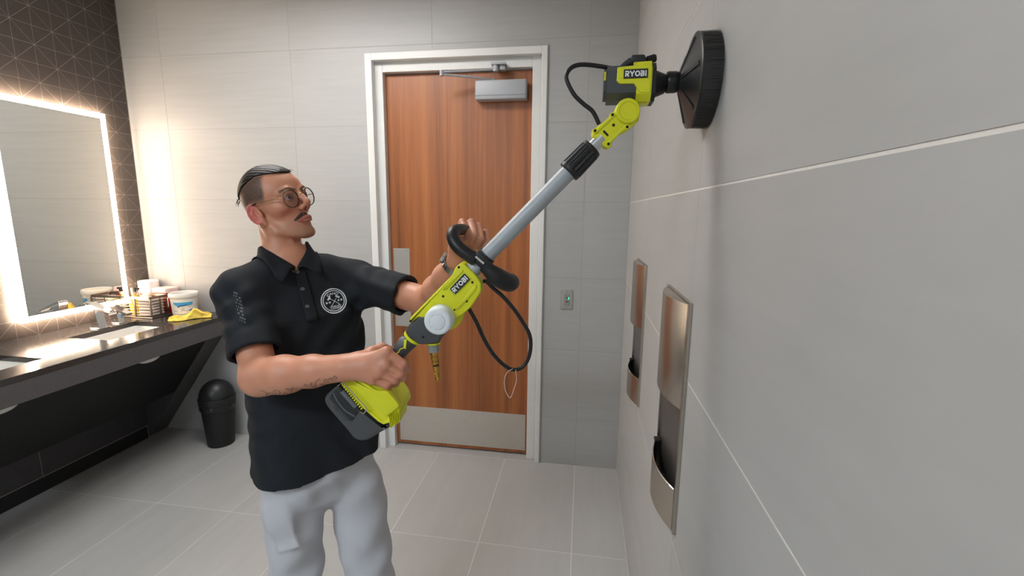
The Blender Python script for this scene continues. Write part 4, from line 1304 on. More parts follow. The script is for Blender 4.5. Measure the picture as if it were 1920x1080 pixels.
# tendons and veins over the back of the hand
for k_ in 'imr':
    A.chain([RWR.lerp(rf[k_][0], .3) - _fw * .016, RWR.lerp(rf[k_][0], .9) - _fw * .0095], [.0035, .003], .005)
parts.append(A.mesh())

# ---- left arm and hand (on the looped side handle behind the pole)
lf = {
    'i': pxs([(861, 440, 1.215), (867, 417, 1.172), (876, 437, 1.138), (881, 450, 1.148)]),
    'm': pxs([(873, 441, 1.222), (884, 417, 1.175), (890, 440, 1.142), (886, 456, 1.152)]),
    'r': pxs([(885, 446, 1.226), (897, 424, 1.181), (902, 447, 1.148), (893, 463, 1.158)]),
    'l': pxs([(896, 452, 1.230), (911, 436, 1.190), (913, 456, 1.160), (901, 468, 1.166)])}
lth = pxs([(853, 468, 1.200), (848, 449, 1.165), (858, 451, 1.140), (873, 455, 1.130)])
allp = [LSH, LEL, LWR] + [p for v in lf.values() for p in v] + lth
A = Field(*bounds(allp, .075), .0027)
A.chain([LSH, LEL], [.050, .043], .02)
A.ell(LEL, (.043, .043, .043), .02)
A.chain([LEL, LEL.lerp(LWR, .3), LEL.lerp(LWR, .65), LWR], [.042, .042, .035, .027], .02)
for k_, v in lf.items():
    rad = {'i': .0102, 'm': .0102, 'r': .0098, 'l': .0090}
    A.cone(LWR + (v[0] - LWR) * .15, v[0], .018, rad[k_] * 1.1, .014)
    A.ell(v[0], (rad[k_] * 1.12,) * 3, .008)
    A.chain(v, [rad[k_], rad[k_] * 1.0, rad[k_] * .92, rad[k_] * .8], .0012)
    A.ell(v[1], (rad[k_] * 1.08,) * 3, .0015)
A.ell((lf['m'][0] + lf['r'][0]) / 2 * .5 + LWR * .5, (.034, .026, .036), .012)
A.chain([LWR.lerp(lth[0], .4)] + lth, [.020, .016, .0125, .011, .0088], .01)
parts.append(A.mesh())

# ---- trunk and legs under the clothes
RKN, LKN = at(556, 1090, 1.38), at(695, 1085, 1.46)
RKN.z = LKN.z = .47
RFT, LFT = RKN + Vector((-.015, .03, -.38)), LKN + Vector((.02, .04, -.38))
A = Field(*bounds([NECK, RSH, LSH, RHIP, LHIP, RFT, LFT], .14), .008)
A.chain([NECK + Vector((0, 0, .02)), NECK, CHEST, WAIST, HIPS], [.055, .060, .080, .085, .07], .05)
A.chain([NECK + TF * .016, NECK + TF * .034 - Vector((0, 0, .06))], [.046, .045], .02)
A.chain([NECK - Vector((0, 0, .03)), NECK.lerp(RSH, .6), RSH], [.045, .042, .044], .03)
A.chain([NECK - Vector((0, 0, .03)), NECK.lerp(LSH, .6), LSH], [.045, .042, .044], .03)
for hp, kn_, ft in ((RHIP, RKN, RFT), (LHIP, LKN, LFT)):
    A.chain([hp, kn_, ft], [.058, .05, .035], .03)
parts.append(A.mesh())

Ps, Qs, o_ = [], [], 0
for p, q in parts:
    Ps.append(p); Qs.append(q + o_); o_ += len(p)
raw = np_mesh('body_raw', np.concatenate(Ps), np.concatenate(Qs))
body_me = finish(raw, [('REMESH', dict(mode='VOXEL', voxel_size=.0024, use_smooth_shade=True)), ('SMOOTH', dict(factor=.5, iterations=2))])

man = empty('person', (HIPS.x, HIPS.y, 0)); tag(man, 'man in round glasses, black polo shirt and grey trousers holding the power scrubber', 'person')
MI = Matrix.Translation(-Vector(man.location))
def add_np(name, me, m, parent=man):
    o = link(name, me, m, parent)
    if parent is man: me.transform(MI)
    else: me.transform(MI)
    for p in (): pass
    return o

# ---- skin colours
def seg(P, a, b):
    a, b = np.array(a), np.array(b)
    ab = b - a
    t = np.clip(((P - a) @ ab) / (ab @ ab), 0, 1)
    return np.linalg.norm(P - a - t[:, None] * ab, axis=1)
def path_d(P, pts):
    return np.min([seg(P, pts[i], pts[i + 1]) for i in range(len(pts) - 1)], axis=0)
def sm(e0, e1, x):
    t = np.clip((x - e0) / (e1 - e0), 0, 1)
    return t * t * (3 - 2 * t)
def lin(r, g, b): return np.array(srgb(r, g, b)[:3])
Wv = co_of(body_me).astype(np.float64)
rot = np.array(M_HD.to_3x3())
Lh = (Wv - np.array(HC)) @ rot
col = np.tile(lin(206, 143, 114), (len(Wv), 1))
rng = np.random.default_rng(5)
nz = (np.sin(Wv @ np.array([61., 43, 71])) + np.sin(Wv @ np.array([-47., 83, 29]) + 1.3) + np.sin(Wv @ np.array([113., -67, 91]) + .4)) / 3
col *= (1 + .045 * nz)[:, None]
def mixc(c, w):
    global col
    w = np.clip(w, 0, 1)[:, None]
    col = col * (1 - w) + np.asarray(c)[None, :] * w
x, y, z = Lh.T
ay = np.abs(y)
near = (np.linalg.norm(Lh - np.array([0, 0, .02]), axis=1) < .2)
hd = near & (z > -.13)
LA = np.stack([x, ay, z], 1)
# ruddy cheeks, nose, ears
mixc(lin(196, 112, 92), hd * .5 * np.exp(-(np.linalg.norm(LA - np.array([.07, .04, -.005]), axis=1) / .028) ** 2))
mixc(lin(200, 116, 98), hd * .55 * np.exp(-(np.linalg.norm(LA - np.array([.112, 0, -.01]), axis=1) / .018) ** 2))
mixc(lin(206, 96, 92), hd * .75 * sm(.074, .082, ay) * sm(-.05, -.03, x) * (1 - sm(.02, .03, x)) * sm(-.06, -.045, z))
# stubble
st_ = hd * sm(.0, .05, x) * (1 - sm(-.05, -.028, z + .0 * x)) * (.20 + .10 * nz) * sm(-.125, -.085, z)
mixc(lin(98, 82, 74), st_ * (1 - sm(.1, .2, ay)))
mixc(lin(80, 64, 56), hd * .30 * np.exp(-((x - .085) / .02) ** 2) * (1 - sm(-.072, -.060, z)) * sm(-.12, -.09, z))
# lips
dl = np.minimum(path_d(LA, [(.0860, .0245, -.0425), (.0950, .013, -.0380), (.0996, .004, -.0362), (.0992, 0, -.0370)]), path_d(LA, [(.0860, .0235, -.0440), (.0940, .012, -.0472), (.0972, 0, -.0480)]))
mixc(lin(188, 98, 94), hd * .9 * (1 - sm(.0036, .0062, dl)))
mixc(lin(104, 48, 46), hd * (x > .085) * (ay < .0225) * (1 - sm(.0006, .0022, np.abs(z + .0426))) * .8)
# upper lip stubble, base tone for the moustache
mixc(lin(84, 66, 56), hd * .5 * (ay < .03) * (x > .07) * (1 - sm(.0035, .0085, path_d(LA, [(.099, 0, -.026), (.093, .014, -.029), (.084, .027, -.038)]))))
# brows laid on the surface, then eyes
_bv = BVHTree.FromPolygons([Vector(v) for v in []], []) if False else None
db = np.full(len(Wv), 1.)
for s_ in (1, -1):
    ec = np.array([.0745, .0325 * s_, .0265])
    re = np.linalg.norm(Lh - ec, axis=1)
    ev = hd * (re < .0141) * (x > .0800)
    mixc(lin(182, 168, 162), ev * 1.0)
    gz = np.array([.985, .10, .02]); gz = gz / np.linalg.norm(gz)
    ang = np.arccos(np.clip(((Lh - ec) @ gz) / np.maximum(re, 1e-6), -1, 1))
    mixc(lin(52, 32, 24), ev * (1 - sm(.50, .60, ang)))
    mixc(lin(10, 8, 8), ev * (1 - sm(.18, .24, ang)))
dlid = path_d(LA, [(.085, .0185, .0240), (.0880, .0270, .0345), (.0850, .0380, .0345), (.0785, .0465, .0260)])
mixc(lin(70, 44, 38), hd * .75 * (1 - sm(.0024, .0042, dlid)))
dlid = path_d(LA, [(.085, .0185, .0240), (.0865, .0290, .0172), (.0835, .0390, .0180), (.0785, .0465, .0260)])
mixc(lin(150, 96, 82), hd * .5 * (1 - sm(.0016, .0036, dlid)))
mixc(lin(120, 80, 66), hd * .35 * np.exp(-(np.linalg.norm((LA - np.array([.085, .022, .020])) / np.array([1, 1, .8]), axis=1) / .010) ** 2))
mixc(lin(70, 34, 30), hd * (path_d(LA, [(.110, .0064, -.0105), (.104, .0075, -.0165)]) < .0042) * .7)
# cropped sides
def part_line(xx): return .106 + .46 * np.minimum(xx - .005, 0) - 3.2 * np.maximum(xx - .03, 0) ** 2
hs = (z < part_line(x) + .004) & (ay > .02)
front = .036 - .10 * np.maximum(z - .06, 0) - .45 * np.maximum(.055 - z, 0)
cover = sm(-.008, .006, front - x + .004 * nz) * sm(.0, .028, z - (.018 + .0 * x) + np.where(x < -.03, (-.03 - x) * 1.4, 0)) * (near & (z > -.08))
cover = cover * (1 - .0)
fleck = rng.random(len(Wv))
mixc(lin(70, 62, 54), cover * (.78 + .2 * fleck) * (ay < .0805))
# scalp under the long hair is dark too
mixc(lin(40, 32, 28), near * sm(.0, .004, z - part_line(x) - .004) * (x < .062) * .9)
# part line shaved lighter
mixc(lin(190, 138, 112), near * (x < .03) * (x > -.1) * (1 - sm(.0012, .0034, np.abs(z - part_line(x) + .001))) * .8 * (ay > .03))

skin = bpy.data.materials.new('skin'); skin.use_nodes = True; MATS['skin'] = skin
nt = skin.node_tree; bs = nt.nodes['Principled BSDF']
at_ = nt.nodes.new('ShaderNodeAttribute'); at_.attribute_name = 'tone'
nt.links.new(at_.outputs['Color'], bs.inputs['Base Color'])
bs.inputs['Roughness'].default_value = .46
bs.inputs['Subsurface Weight'].default_value = .12
bs.inputs['Subsurface Radius'].default_value = (1, .35, .2)
bs.inputs['Subsurface Scale'].default_value = .006
nn = nt.nodes.new('ShaderNodeTexNoise'); nn.inputs['Scale'].default_value = 900
bp = nt.nodes.new('ShaderNodeBump'); bp.inputs['Strength'].default_value = .12; bp.inputs['Distance'].default_value = .0006
ge = nt.nodes.new('ShaderNodeNewGeometry'); nt.links.new(ge.outputs['Position'], nn.inputs['Vector'])
nt.links.new(nn.outputs[0], bp.inputs['Height']); nt.links.new(bp.outputs[0], bs.inputs['Normal'])

def bvh_of(me):
    o = bpy.data.objects.new('tmp', me); COL.objects.link(o)
    dg = bpy.context.evaluated_depsgraph_get(); dg.update()
    t = BVHTree.FromObject(o, dg)
    bpy.data.objects.remove(o)
    return t
body_bvh = bvh_of(body_me)
def ray_px(u, v): return (_fw + _rt * ((u - 960) / CAM_F) + _up * ((540 - v) / CAM_F)).normalized()
def hit(bvh, u, v):
    p, n_, i, d = bvh.ray_cast(CAM_C, ray_px(u, v))
    return p, n_
# brows laid on the surface
bp_ = []
for s_ in (1, -1):
    for q in spline([(0, .0115 * s_, .0455), (0, .024 * s_, .0500), (0, .036 * s_, .0520), (0, .0505 * s_, .0470)], 10):
        p, n_, i_, d_ = body_bvh.ray_cast(M_HD @ Vector((.16, q.y, q.z)), -HF)
        if p is not None: bp_.append(p[:])
bp_ = np.array(bp_)
rg = np.where(hd & (x > .05) & (z > .03) & (z < .07))[0]
dd_ = np.min(np.linalg.norm(Wv[rg][:, None, :] - bp_[None], axis=2), axis=1)
db[rg] = dd_
mixc(lin(50, 38, 33), .9 * (1 - sm(.0026, .0056, db)) * (.8 + .2 * rng.random(len(Wv))))
# forearm lettering tattoo
TT = [[(460, 720), (500, 718), (540, 760), (520, 800), (490, 790)], [(540, 760), (580, 740), (600, 790)], [(600, 790), (640, 720), (700, 708), (730, 750), (690, 780), (660, 740)], [(770, 780), (800, 740), (840, 760), (850, 790)], [(815, 695), (835, 678), (860, 700), (920, 668), (890, 720), (880, 780)], [(890, 760), (905, 740), (945, 752)], [(1020, 708), (980, 735), (1012, 752)], [(1050, 720), (1090, 690), (1115, 708), (1080, 732)], [(1078, 640), (1100, 618), (1122, 650), (1190, 598), (1160, 690)], [(1180, 610), (1212, 672), (1240, 620)], [(1300, 545), (1250, 580), (1238, 640), (1272, 672)], [(1310, 632), (1340, 608), (1352, 640)], [(1380, 600), (1368, 560), (1400, 548), (1422, 590)], [(1430, 562), (1460, 528), (1482, 570)], [(1488, 545), (1520, 500), (1547, 530), (1520, 552)]]
tp = []
for s_ in TT:
    for q in spline([(a, b, 0) for a, b in s_], 8):
        p, n_ = hit(body_bvh, 430 + q.x * .1302, 640 + q.y * .1302)
        if p is not None: tp.append(p[:])
tp = np.array(tp)
reg = np.where(np.linalg.norm(Wv - np.array(REL.lerp(RWR, .5)), axis=1) < .19)[0]
dmin = np.full(len(Wv), 1.)
if len(tp):
    for c0 in range(0, len(reg), 4000):
        rr = reg[c0:c0 + 4000]
        dmin[rr] = np.min(np.linalg.norm(Wv[rr][:, None, :] - tp[None, :, :], axis=2), axis=1)
mixc(lin(70, 58, 54), .68 * (1 - sm(.0010, .0024, dmin)))
# reddened knuckles
for v in list(rf.values()) + list(lf.values()):
    for j in (0, 1):
        mixc(lin(196, 104, 88), .4 * np.exp(-(np.linalg.norm(Wv - np.array(v[j]), axis=1) / .012) ** 2))
ca_ = body_me.color_attributes.new('tone', 'FLOAT_COLOR', 'POINT')
ca_.data.foreach_set('color', np.concatenate([col, np.ones((len(col), 1))], 1).astype(np.float32).ravel())

# ---- polo shirt
def interp(zv, zs, vs_): return np.interp(zv, zs, vs_)
HEM_Z = HIPS.z + .056
lev = [(HEM_Z - .05, HIPS, .186, .138), (HIPS.z, HIPS, .184, .136), (WAIST.z, WAIST, .176, .128), (CHEST.z - .06, CHEST, .180, .126), (CHEST.z + .03, CHEST, .182, .122), ((RSH.z + LSH.z) / 2 + .0, NECK.lerp(CHEST, .30), .150, .098), (NECK.z - .01, NECK, .080, .068), (NECK.z + .05, NECK, .06, .06)]
zs_ = [q[0] for q in lev]
cx_ = [q[1].x for q in lev]; cy_ = [q[1].y for q in lev]
def torso_d(X, Y, Z, da=0.0):
    zz = Z + 0 * X[:, :1, :1] if False else Z
    cx, cy = np.interp(Z, zs_, cx_), np.interp(Z, zs_, cy_)
    a, b = np.interp(Z, zs_, [q[2] for q in lev]) + da, np.interp(Z, zs_, [q[3] for q in lev]) + da
    dx, dy = X - cx, Y - cy
    l, f = dx * TL.x + dy * TL.y, dx * TF.x + dy * TF.y
    e = np.interp(Z, [HEM_Z, HEM_Z + .25], [3.2, 2.4])
    k0 = (np.abs(l / a) ** e + np.abs(f / b) ** e) ** (1 / e)
    return (k0 - 1) * np.minimum(a, b) * .92
def folds(X, Y, Z):
    l = (X - CHEST.x) * TL.x + (Y - CHEST.y) * TL.y
    f = (X - CHEST.x) * TF.x + (Y - CHEST.y) * TF.y
    w1 = np.sin(17 * l + 11 * Z + .6) + np.sin(9 * f - 13 * Z)
    c = (l * .75 - (Z - 1.2) * .62)
    env = np.exp(-((Z - 1.14) / .20) ** 2)
    d = .0062 * np.sin(118 * c + 1.5 * w1) * env * (.55 + .45 * np.sin(8 * l + 5 * Z))
    d = d + .0040 * np.sin(64 * (l * .9 + Z * .35) + 1.2 * w1 + 2) * np.exp(-((Z - .88) / .13) ** 2)
    d = d + .0034 * np.sin(85 * (l * .5 + Z * .8) + 1.7 * w1) * np.exp(-((Z - 1.40) / .06) ** 2)
    return d
S_ = Field(*bounds([NECK, RSH, LSH, HIPS + Vector((.2, .2, -.12)), HIPS - Vector((.22, .22, .12)), at(430, 690, 1.2), at(790, 560, 1.4)], .09), .0042)
sl = tuple(slice(0, n_) for n_ in S_.n)
X, Y, Z = S_.grid(sl)
FD = folds(X, Y, Z)
d = np.maximum(torso_d(X, Y, Z), Z - (NECK.z + .012))
S_.f = np.minimum(S_.f, d.astype(np.float32))
S_.chain([NECK + Vector((0, 0, -.035)), NECK.lerp(RSH, .55) + Vector((0, 0, -.004)), RSH + Vector((0, 0, .004))], [.056, .058, .064], .04)
S_.chain([NECK + Vector((0, 0, -.035)), NECK.lerp(LSH, .55) + Vector((0, 0, .0)), LSH + Vector((0, 0, .004))], [.056, .056, .060], .04)
def sleeve(sh_, end, nrm, r0, r1, seed):
    ax = (end - sh_).normalized()
    ux, vx = frame_of(ax)
    def dsp(X, Y, Z):
        t = (X - sh_.x) * ax.x + (Y - sh_.y) * ax.y + (Z - sh_.z) * ax.z
        a_ = np.arctan2((X - sh_.x) * ux.x + (Y - sh_.y) * ux.y + (Z - sh_.z) * ux.z, (X - sh_.x) * vx.x + (Y - sh_.y) * vx.y + (Z - sh_.z) * vx.z)
        return .0036 * np.sin(95 * t + 2.2 * np.sin(2 * a_ + seed) + seed) * np.exp(-((t - .06) / .07) ** 2) + .0016 * np.sin(3 * a_ + 30 * t + seed)
    far = end + ax * .05
    S_.cone(sh_ - ax * .005, far, r0, r1 - .003, .035, cut=(end, nrm), disp=dsp)
    S_.cone(end - ax * .028, far, r1 + .0008, r1 + .0008, .002, cut=(end, nrm))
    S_.cone(end - ax * .030, far, r1 - .0130, r1 - .0070, .002, 'sub')
RSE = RSH.lerp(REL, .74)
sleeve(RSH + Vector((.0, 0, -.002)), RSE, ((REL - RSH).normalized() + Vector((.0, 0, -.1))).normalized(), .066, .064, .3)
LSE = LSH.lerp(LEL, .70)
sleeve(LSH, LSE, (LEL - LSH).normalized(), .066, .062, 2.1)
S_.f += FD.astype(np.float32)
# hem: cut level, hollow inside
hemp = HEM_Z - .004 + .07 * ((X - HIPS.x) * TL.x + (Y - HIPS.y) * TL.y)
S_.f = np.maximum(S_.f, (hemp - Z + 0 * X + 0 * Y).astype(np.float32))
inner = torso_d(X, Y, Z, -.012) + FD
S_.f = np.maximum(S_.f, (-np.maximum(inner, Z - (HEM_Z + .06) + 0 * X)).astype(np.float32))
# neck opening
nd = (HC + HF * -.03 + HU * -.06 - NECK).normalized()
S_.cone(NECK + nd * .006, NECK + nd * .09, .0655, .062, .004, 'sub')
S_.cone(NECK + TF * .050 + Vector((0, 0, .03)), NECK + TF * .078 + Vector((0, 0, -.004)), .030, .010, .004, 'sub')
P, Q = S_.mesh()
shirt_me = finish(np_mesh('polo_shirt', P, Q), [('SMOOTH', dict(factor=.5, iterations=2))])
shirt_bvh = bvh_of(shirt_me)
M_POLO = mat('polo_knit', srgb(33, 36, 41), .8, spec=.3, bump=.4, bscale=1100)
shirt = add_np('polo_shirt', shirt_me, M_POLO)

def drape(bm, off, bvh, name, m, parent, px=True):
    """lay a flat layout (frame coordinates) onto cloth or skin"""
    for v in bm.verts:
        p, n_ = hit(bvh, v.co.x, v.co.y)
        if p is None:
            p = CAM_C + ray_px(v.co.x, v.co.y) * 1.35; n_ = -_fw
        if n_.dot(CAM_C - p) < 0: n_ = -n_
        v.co = p + n_ * (off if not callable(off) else off(v))
    bm.transform(MI)
    return obj(name, bm, m, parent, 'all')
def grid_bm(c00, c10, c11, c01, nu, nv):
    b = NB(); V = {}
    for i in range(nu + 1):
        for j in range(nv + 1):
            u, v = i / nu, j / nv
            p = (Vector(c00) * (1 - u) * (1 - v) + Vector(c10) * u * (1 - v) + Vector(c11) * u * v + Vector(c01) * (1 - u) * v)
            V[i, j] = b.verts.new((p.x, p.y, 0))
    for i in range(nu):
        for j in range(nv): b.faces.new((V[i, j], V[i + 1, j], V[i + 1, j + 1], V[i, j + 1]))
    return b
pk = grid_bm((551, 506), (573, 508), (597, 600), (575, 604), 6, 16)
pk_o = drape(pk, .0022, shirt_bvh, 'placket', M_POLO, shirt)
md = pk_o.modifiers.new('s', 'SOLIDIFY'); md.thickness = .003; md.offset = 0
M_BTN = mat('shirt_button', srgb(98, 100, 106), .35)
for (u, v) in ((558, 511), (567, 543), (575.5, 576)):
    p, n_ = hit(shirt_bvh, u, v)
    ux, vx = frame_of(n_)
    Mx = Matrix(((ux.x, vx.x, n_.x, p.x), (ux.y, vx.y, n_.y, p.y), (ux.z, vx.z, n_.z, p.z), (0, 0, 0, 1)))
    obj('button', lathe([(.0, .0045), (.0028, .0045), (.0034, .0058), (.0056, .0056), (.0060, .0035), (.0058, .002)], 18), M_BTN, shirt, True, xf=MI @ Mx)
# chest emblem: two rings, crossed tools, stars and lettering
M_PRINT = mat('emblem_print', srgb(232, 236, 242), .6)
EC, ER = Vector((625.5, 564.3, 0)), 24.2
def ring_bm(r0, r1, n=64, k=1):
    b = NB()
    A = [b.verts.new((EC.x + r0 * math.cos(2 * math.pi * i / n), EC.y + r0 * .98 * math.sin(2 * math.pi * i / n), 0)) for i in range(n)]
    B = [b.verts.new((EC.x + r1 * math.cos(2 * math.pi * i / n), EC.y + r1 * .98 * math.sin(2 * math.pi * i / n), 0)) for i in range(n)]
    for i in range(n): b.faces.new((A[i], A[(i + 1) % n], B[(i + 1) % n], B[i]))
    return b
drape(ring_bm(22.4, 24.4), .0012, shirt_bvh, 'emblem_ring', M_PRINT, shirt)
drape(ring_bm(18.9, 20.5), .0012, shirt_bvh, 'emblem_ring', M_PRINT, shirt)
def quad_px(b, p, q, w_):
    p, q = Vector(p), Vector(q)
    s_ = Vector((-(q - p).y, (q - p).x)).normalized() * w_ / 2
    n = 5
    V = [(b.verts.new((*(p.lerp(q, i / n) + s_), 0)), b.verts.new((*(p.lerp(q, i / n) - s_), 0))) for i in range(n + 1)]
    for a, c in zip(V, V[1:]): b.faces.new((a[0], a[1], c[1], c[0]))
E_PX = lambda x, y: (590 + x / 15.43, 530 + y / 15.43)
tl = NB()
quad_px(tl, E_PX(440, 470), E_PX(705, 615), 1.0); quad_px(tl, E_PX(630, 420), E_PX(485, 690), 1.0)
quad_px(tl, E_PX(435, 400), E_PX(375, 520), 3.0); quad_px(tl, E_PX(400, 480), E_PX(455, 465), 2.6)
quad_px(tl, E_PX(590, 375), E_PX(715, 430), 3.6); quad_px(tl, E_PX(690, 610), E_PX(715, 640), 1.4); quad_px(tl, E_PX(480, 670), E_PX(490, 720), 1.2)
drape(tl, .0014, shirt_bvh, 'emblem_tools', M_PRINT, shirt)
for (x_, y_) in ((345, 602), (432, 580), (683, 512), (768, 494)):
    b = NB(); c_ = E_PX(x_, y_)
    vs_ = [b.verts.new((c_[0] + (2.9 if k % 2 == 0 else 1.25) * math.sin(math.pi * k / 5 + .1), c_[1] - (2.9 if k % 2 == 0 else 1.25) * math.cos(math.pi * k / 5 + .1), 0)) for k in range(10)]
    cc = b.verts.new((c_[0], c_[1], 0))
    for k in range(10): b.faces.new((cc, vs_[k], vs_[(k + 1) % 10]))
    drape(b, .0014, shirt_bvh, 'emblem_star', M_PRINT, shirt)
def text_px(s, cx, cy, wdt, hgt, ang, bold, name, arc=0):
    b = text_bm(s, 1, bold, 0, 1.0)
    bmesh.ops.triangulate(b, faces=b.faces)
    w_, h_ = bm_size(b)
    for v in b.verts:
        xx, yy = v.co.x / w_ * wdt, v.co.y / h_ * hgt
        if arc:
            a = xx / arc
            xx, yy = math.sin(a) * (arc + yy), (arc + yy) * math.cos(a) - arc
        c_, s_ = math.cos(ang), math.sin(ang)
        v.co = (cx + xx * c_ - yy * s_, cy - (xx * s_ + yy * c_), 0)
    drape(b, .0014, shirt_bvh, name, M_PRINT, shirt)
c_ = E_PX(505, 318); text_px('CANO', c_[0], c_[1], 22.5, 4.6, R(13), .03, 'emblem_lettering', 19)
c_ = E_PX(600, 690); text_px('COMPLETE', c_[0], c_[1], 21.5, 3.3, R(12), .015, 'emblem_lettering')
c_ = E_PX(618, 742); text_px('CLEANING', c_[0], c_[1], 20.5, 3.3, R(13), .015, 'emblem_lettering')
# small reflective dashes on the right sleeve
ds = NB(); random.seed(21)
for r_ in range(9):
    for c__ in range(7):
        if random.random() < .35: continue
        u = 437 + c__ * 1.9 + r_ * 1.6; v = 546 + r_ * 6.6 + c__ * .8 + random.uniform(-.5, .5)
        q = [ds.verts.new((u + a, v + b_, 0)) for a, b_ in ((0, 0), (.7, 0), (.7, 3.2), (0, 3.2))]
        ds.faces.new(q)
drape(ds, .0008, shirt_bvh, 'sleeve_print', mat('sleeve_print', srgb(140, 146, 150), .5), shirt)

# collar: stand and fall around the neck
co_ = NB()
fd = (TF - nd * TF.dot(nd)).normalized(); ld = nd.cross(fd)
NT = 56; V = []
for i in range(NT + 1):
    a = R(4) + (2 * math.pi - R(8)) * i / NT
    da = min(a, 2 * math.pi - a)             # angle from the front opening
    fr_ = max(0, 1 - da / R(75))             # 1 at the front
    tipf = math.exp(-((math.degrees(da) - 30) / 19) ** 2)
    e_ = fd * math.cos(a) + ld * math.sin(a)
    z_in, z_top = .010 - .060 * fr_, .064 - .104 * fr_ ** 1.15
    z_bot = .006 - .056 * fr_ - .052 * tipf
    r_bot = .086 + .012 * fr_ + .014 * tipf
    r_top = .0660 + .006 * fr_
    if da < R(27):
        k_ = 1 - (da - R(4)) / R(23)
        z_bot = z_bot * (1 - k_) + (z_top - .006) * k_; r_bot = r_bot * (1 - k_) + (r_top + .004) * k_
    pr = [(.064 + .004 * fr_, z_in), (r_top - .002, (z_in + z_top) / 2 + .004), (r_top, z_top), (r_top + .0045, z_top - .001)]
    for q in (.35, .7, 1): pr.append((r_top + .0045 + (r_bot - r_top - .0045) * q, (z_top - .001) + (z_bot - z_top + .001) * q))
    V.append([co_.verts.new(NECK + e_ * r_ + nd * h_) for r_, h_ in pr])
for A_, B_ in zip(V, V[1:]):
    for k in range(len(A_) - 1): co_.faces.new((A_[k], A_[k + 1], B_[k + 1], B_[k]))
collar = obj('collar', co_, M_POLO, shirt, 'all', xf=MI)
md = collar.modifiers.new('s', 'SOLIDIFY'); md.thickness = .0035; md.offset = 0
# keep the fall just clear of the shirt
for v in collar.data.vertices:
    if v.index % 7 < 5: continue
    wp = Vector(v.co) - MI.translation
    p, n_, i_, d_ = shirt_bvh.find_nearest(wp)
    if p is not None and (wp - p).dot(n_) < .0035 and d_ < .05 and (wp - NECK).length > .07:
        v.co = (p + n_ * .0045) + MI.translation

# ---- trousers
T_ = Field(*bounds([HIPS + Vector((.2, .2, .05)), HIPS - Vector((.2, .2, 0)), RFT - Vector((0, 0, .02)), LFT], .12), .0055)
sl = tuple(slice(0, n_) for n_ in T_.n)
X, Y, Z = T_.grid(sl)
cr_ = at(622, 942, 1.40)
hz = [cr_.z - .03, cr_.z + .035, HEM_Z - .03, HEM_Z + .06]
hx = [HIPS.x] * 4; hy = [HIPS.y] * 4
a_ = np.interp(Z, hz, [.10, .150, .162, .140]); b_ = np.interp(Z, hz, [.03, .098, .120, .095])
dx, dy = X - HIPS.x, Y - HIPS.y
l, f = dx * TL.x + dy * TL.y, dx * TF.x + dy * TF.y
d = ((np.abs(l / a_) ** 2.3 + np.abs(f / b_) ** 2.3) ** (1 / 2.3) - 1) * b_
d = np.maximum(np.maximum(d, Z - (HEM_Z + .05)), cr_.z - .02 - Z)
T_.f = np.minimum(T_.f, d.astype(np.float32))
RH2, LH2 = at(551, 942, 1.375), at(669, 915, 1.455)
T_.chain([RH2, RKN, RFT + Vector((0, 0, .03))], [.088, .067, .060], .02)
T_.chain([LH2, LKN, LFT + Vector((0, 0, .03))], [.086, .072, .060], .02)
# phone in the thigh pocket
pc = at(534, 984, 1.303)
ud = (RH2 - RKN).normalized(); rd = _rt
fdv = ud.cross(rd).normalized(); rd = fdv.cross(ud)
PR = Matrix(((rd.x, fdv.x, ud.x), (rd.y, fdv.y, ud.y), (rd.z, fdv.z, ud.z))) @ Matrix.Rotation(R(-14), 3, 'Y')
Xp, Yp, Zp = X - pc.x, Y - pc.y, Z - pc.z
QP = np.array(PR.transposed())
u_, v_, w_ = (QP[i, 0] * Xp + QP[i, 1] * Yp + QP[i, 2] * Zp for i in range(3))
qd = np.sqrt(np.maximum(np.abs(u_) - .030, 0) ** 2 + np.maximum(np.abs(v_) - .016, 0) ** 2 + np.maximum(np.abs(w_) - .062, 0) ** 2) - .006
h_ = np.clip(.5 + .5 * (T_.f - qd) / .022, 0, 1)
T_.f = (T_.f * (1 - h_) + qd * h_ - .022 * h_ * (1 - h_)).astype(np.float32)
w1 = np.sin(13 * l + 9 * Z) + np.sin(11 * f - 7 * Z + 1)
FT = .0040 * np.sin(46 * (np.abs(l - .0) * .6 + Z * .75) + 1.6 * w1) * (.5 + .5 * np.sin(14 * Z + 6 * l)) + .0036 * np.sin(70 * (l * .35 - Z * .8) + 1.4 * w1 + 2) + .003 * np.sin(60 * l + 3 * w1) * np.exp(-((Z - HEM_Z + .04) / .07) ** 2)
T_.f += FT.astype(np.float32)
P, Q = T_.mesh()
tr_me = finish(np_mesh('trousers', P, Q), [('SMOOTH', dict(factor=.5, iterations=2))])
M_TR = mat('grey_jersey', srgb(196, 196, 201), .8, bump=.2, bscale=900)
trou = add_np('trousers', tr_me, M_TR)
for k, (ft, kn2) in enumerate(((RFT, RKN), (LFT, LKN))):
    sd_ = TF if k else Vector((TF.x, TF.y, 0))
    sh_ = Field(*bounds([ft + sd_ * .2, ft - sd_ * .1, Vector((ft.x, ft.y, 0))], .07), .006)
    g0 = Vector((ft.x, ft.y, 0))
    sh_.chain([g0 - sd_ * .045 + Vector((0, 0, .045)), g0 + sd_ * .06 + Vector((0, 0, .042)), g0 + sd_ * .15 + Vector((0, 0, .032))], [.038, .042, .034], .02)
    sh_.cone(g0 - sd_ * .02 + Vector((0, 0, .05)), g0 - sd_ * .01 + Vector((0, 0, .12)), .042, .04, .02)
    zg = sh_.ax[2][None, None, :]
    sh_.f = np.maximum(sh_.f, (.001 - zg) + 0 * sh_.f)
    P, Q = sh_.mesh()
    add_np('shoe', np_mesh('shoe', P, Q), mat('shoe_black', srgb(30, 30, 32), .5))

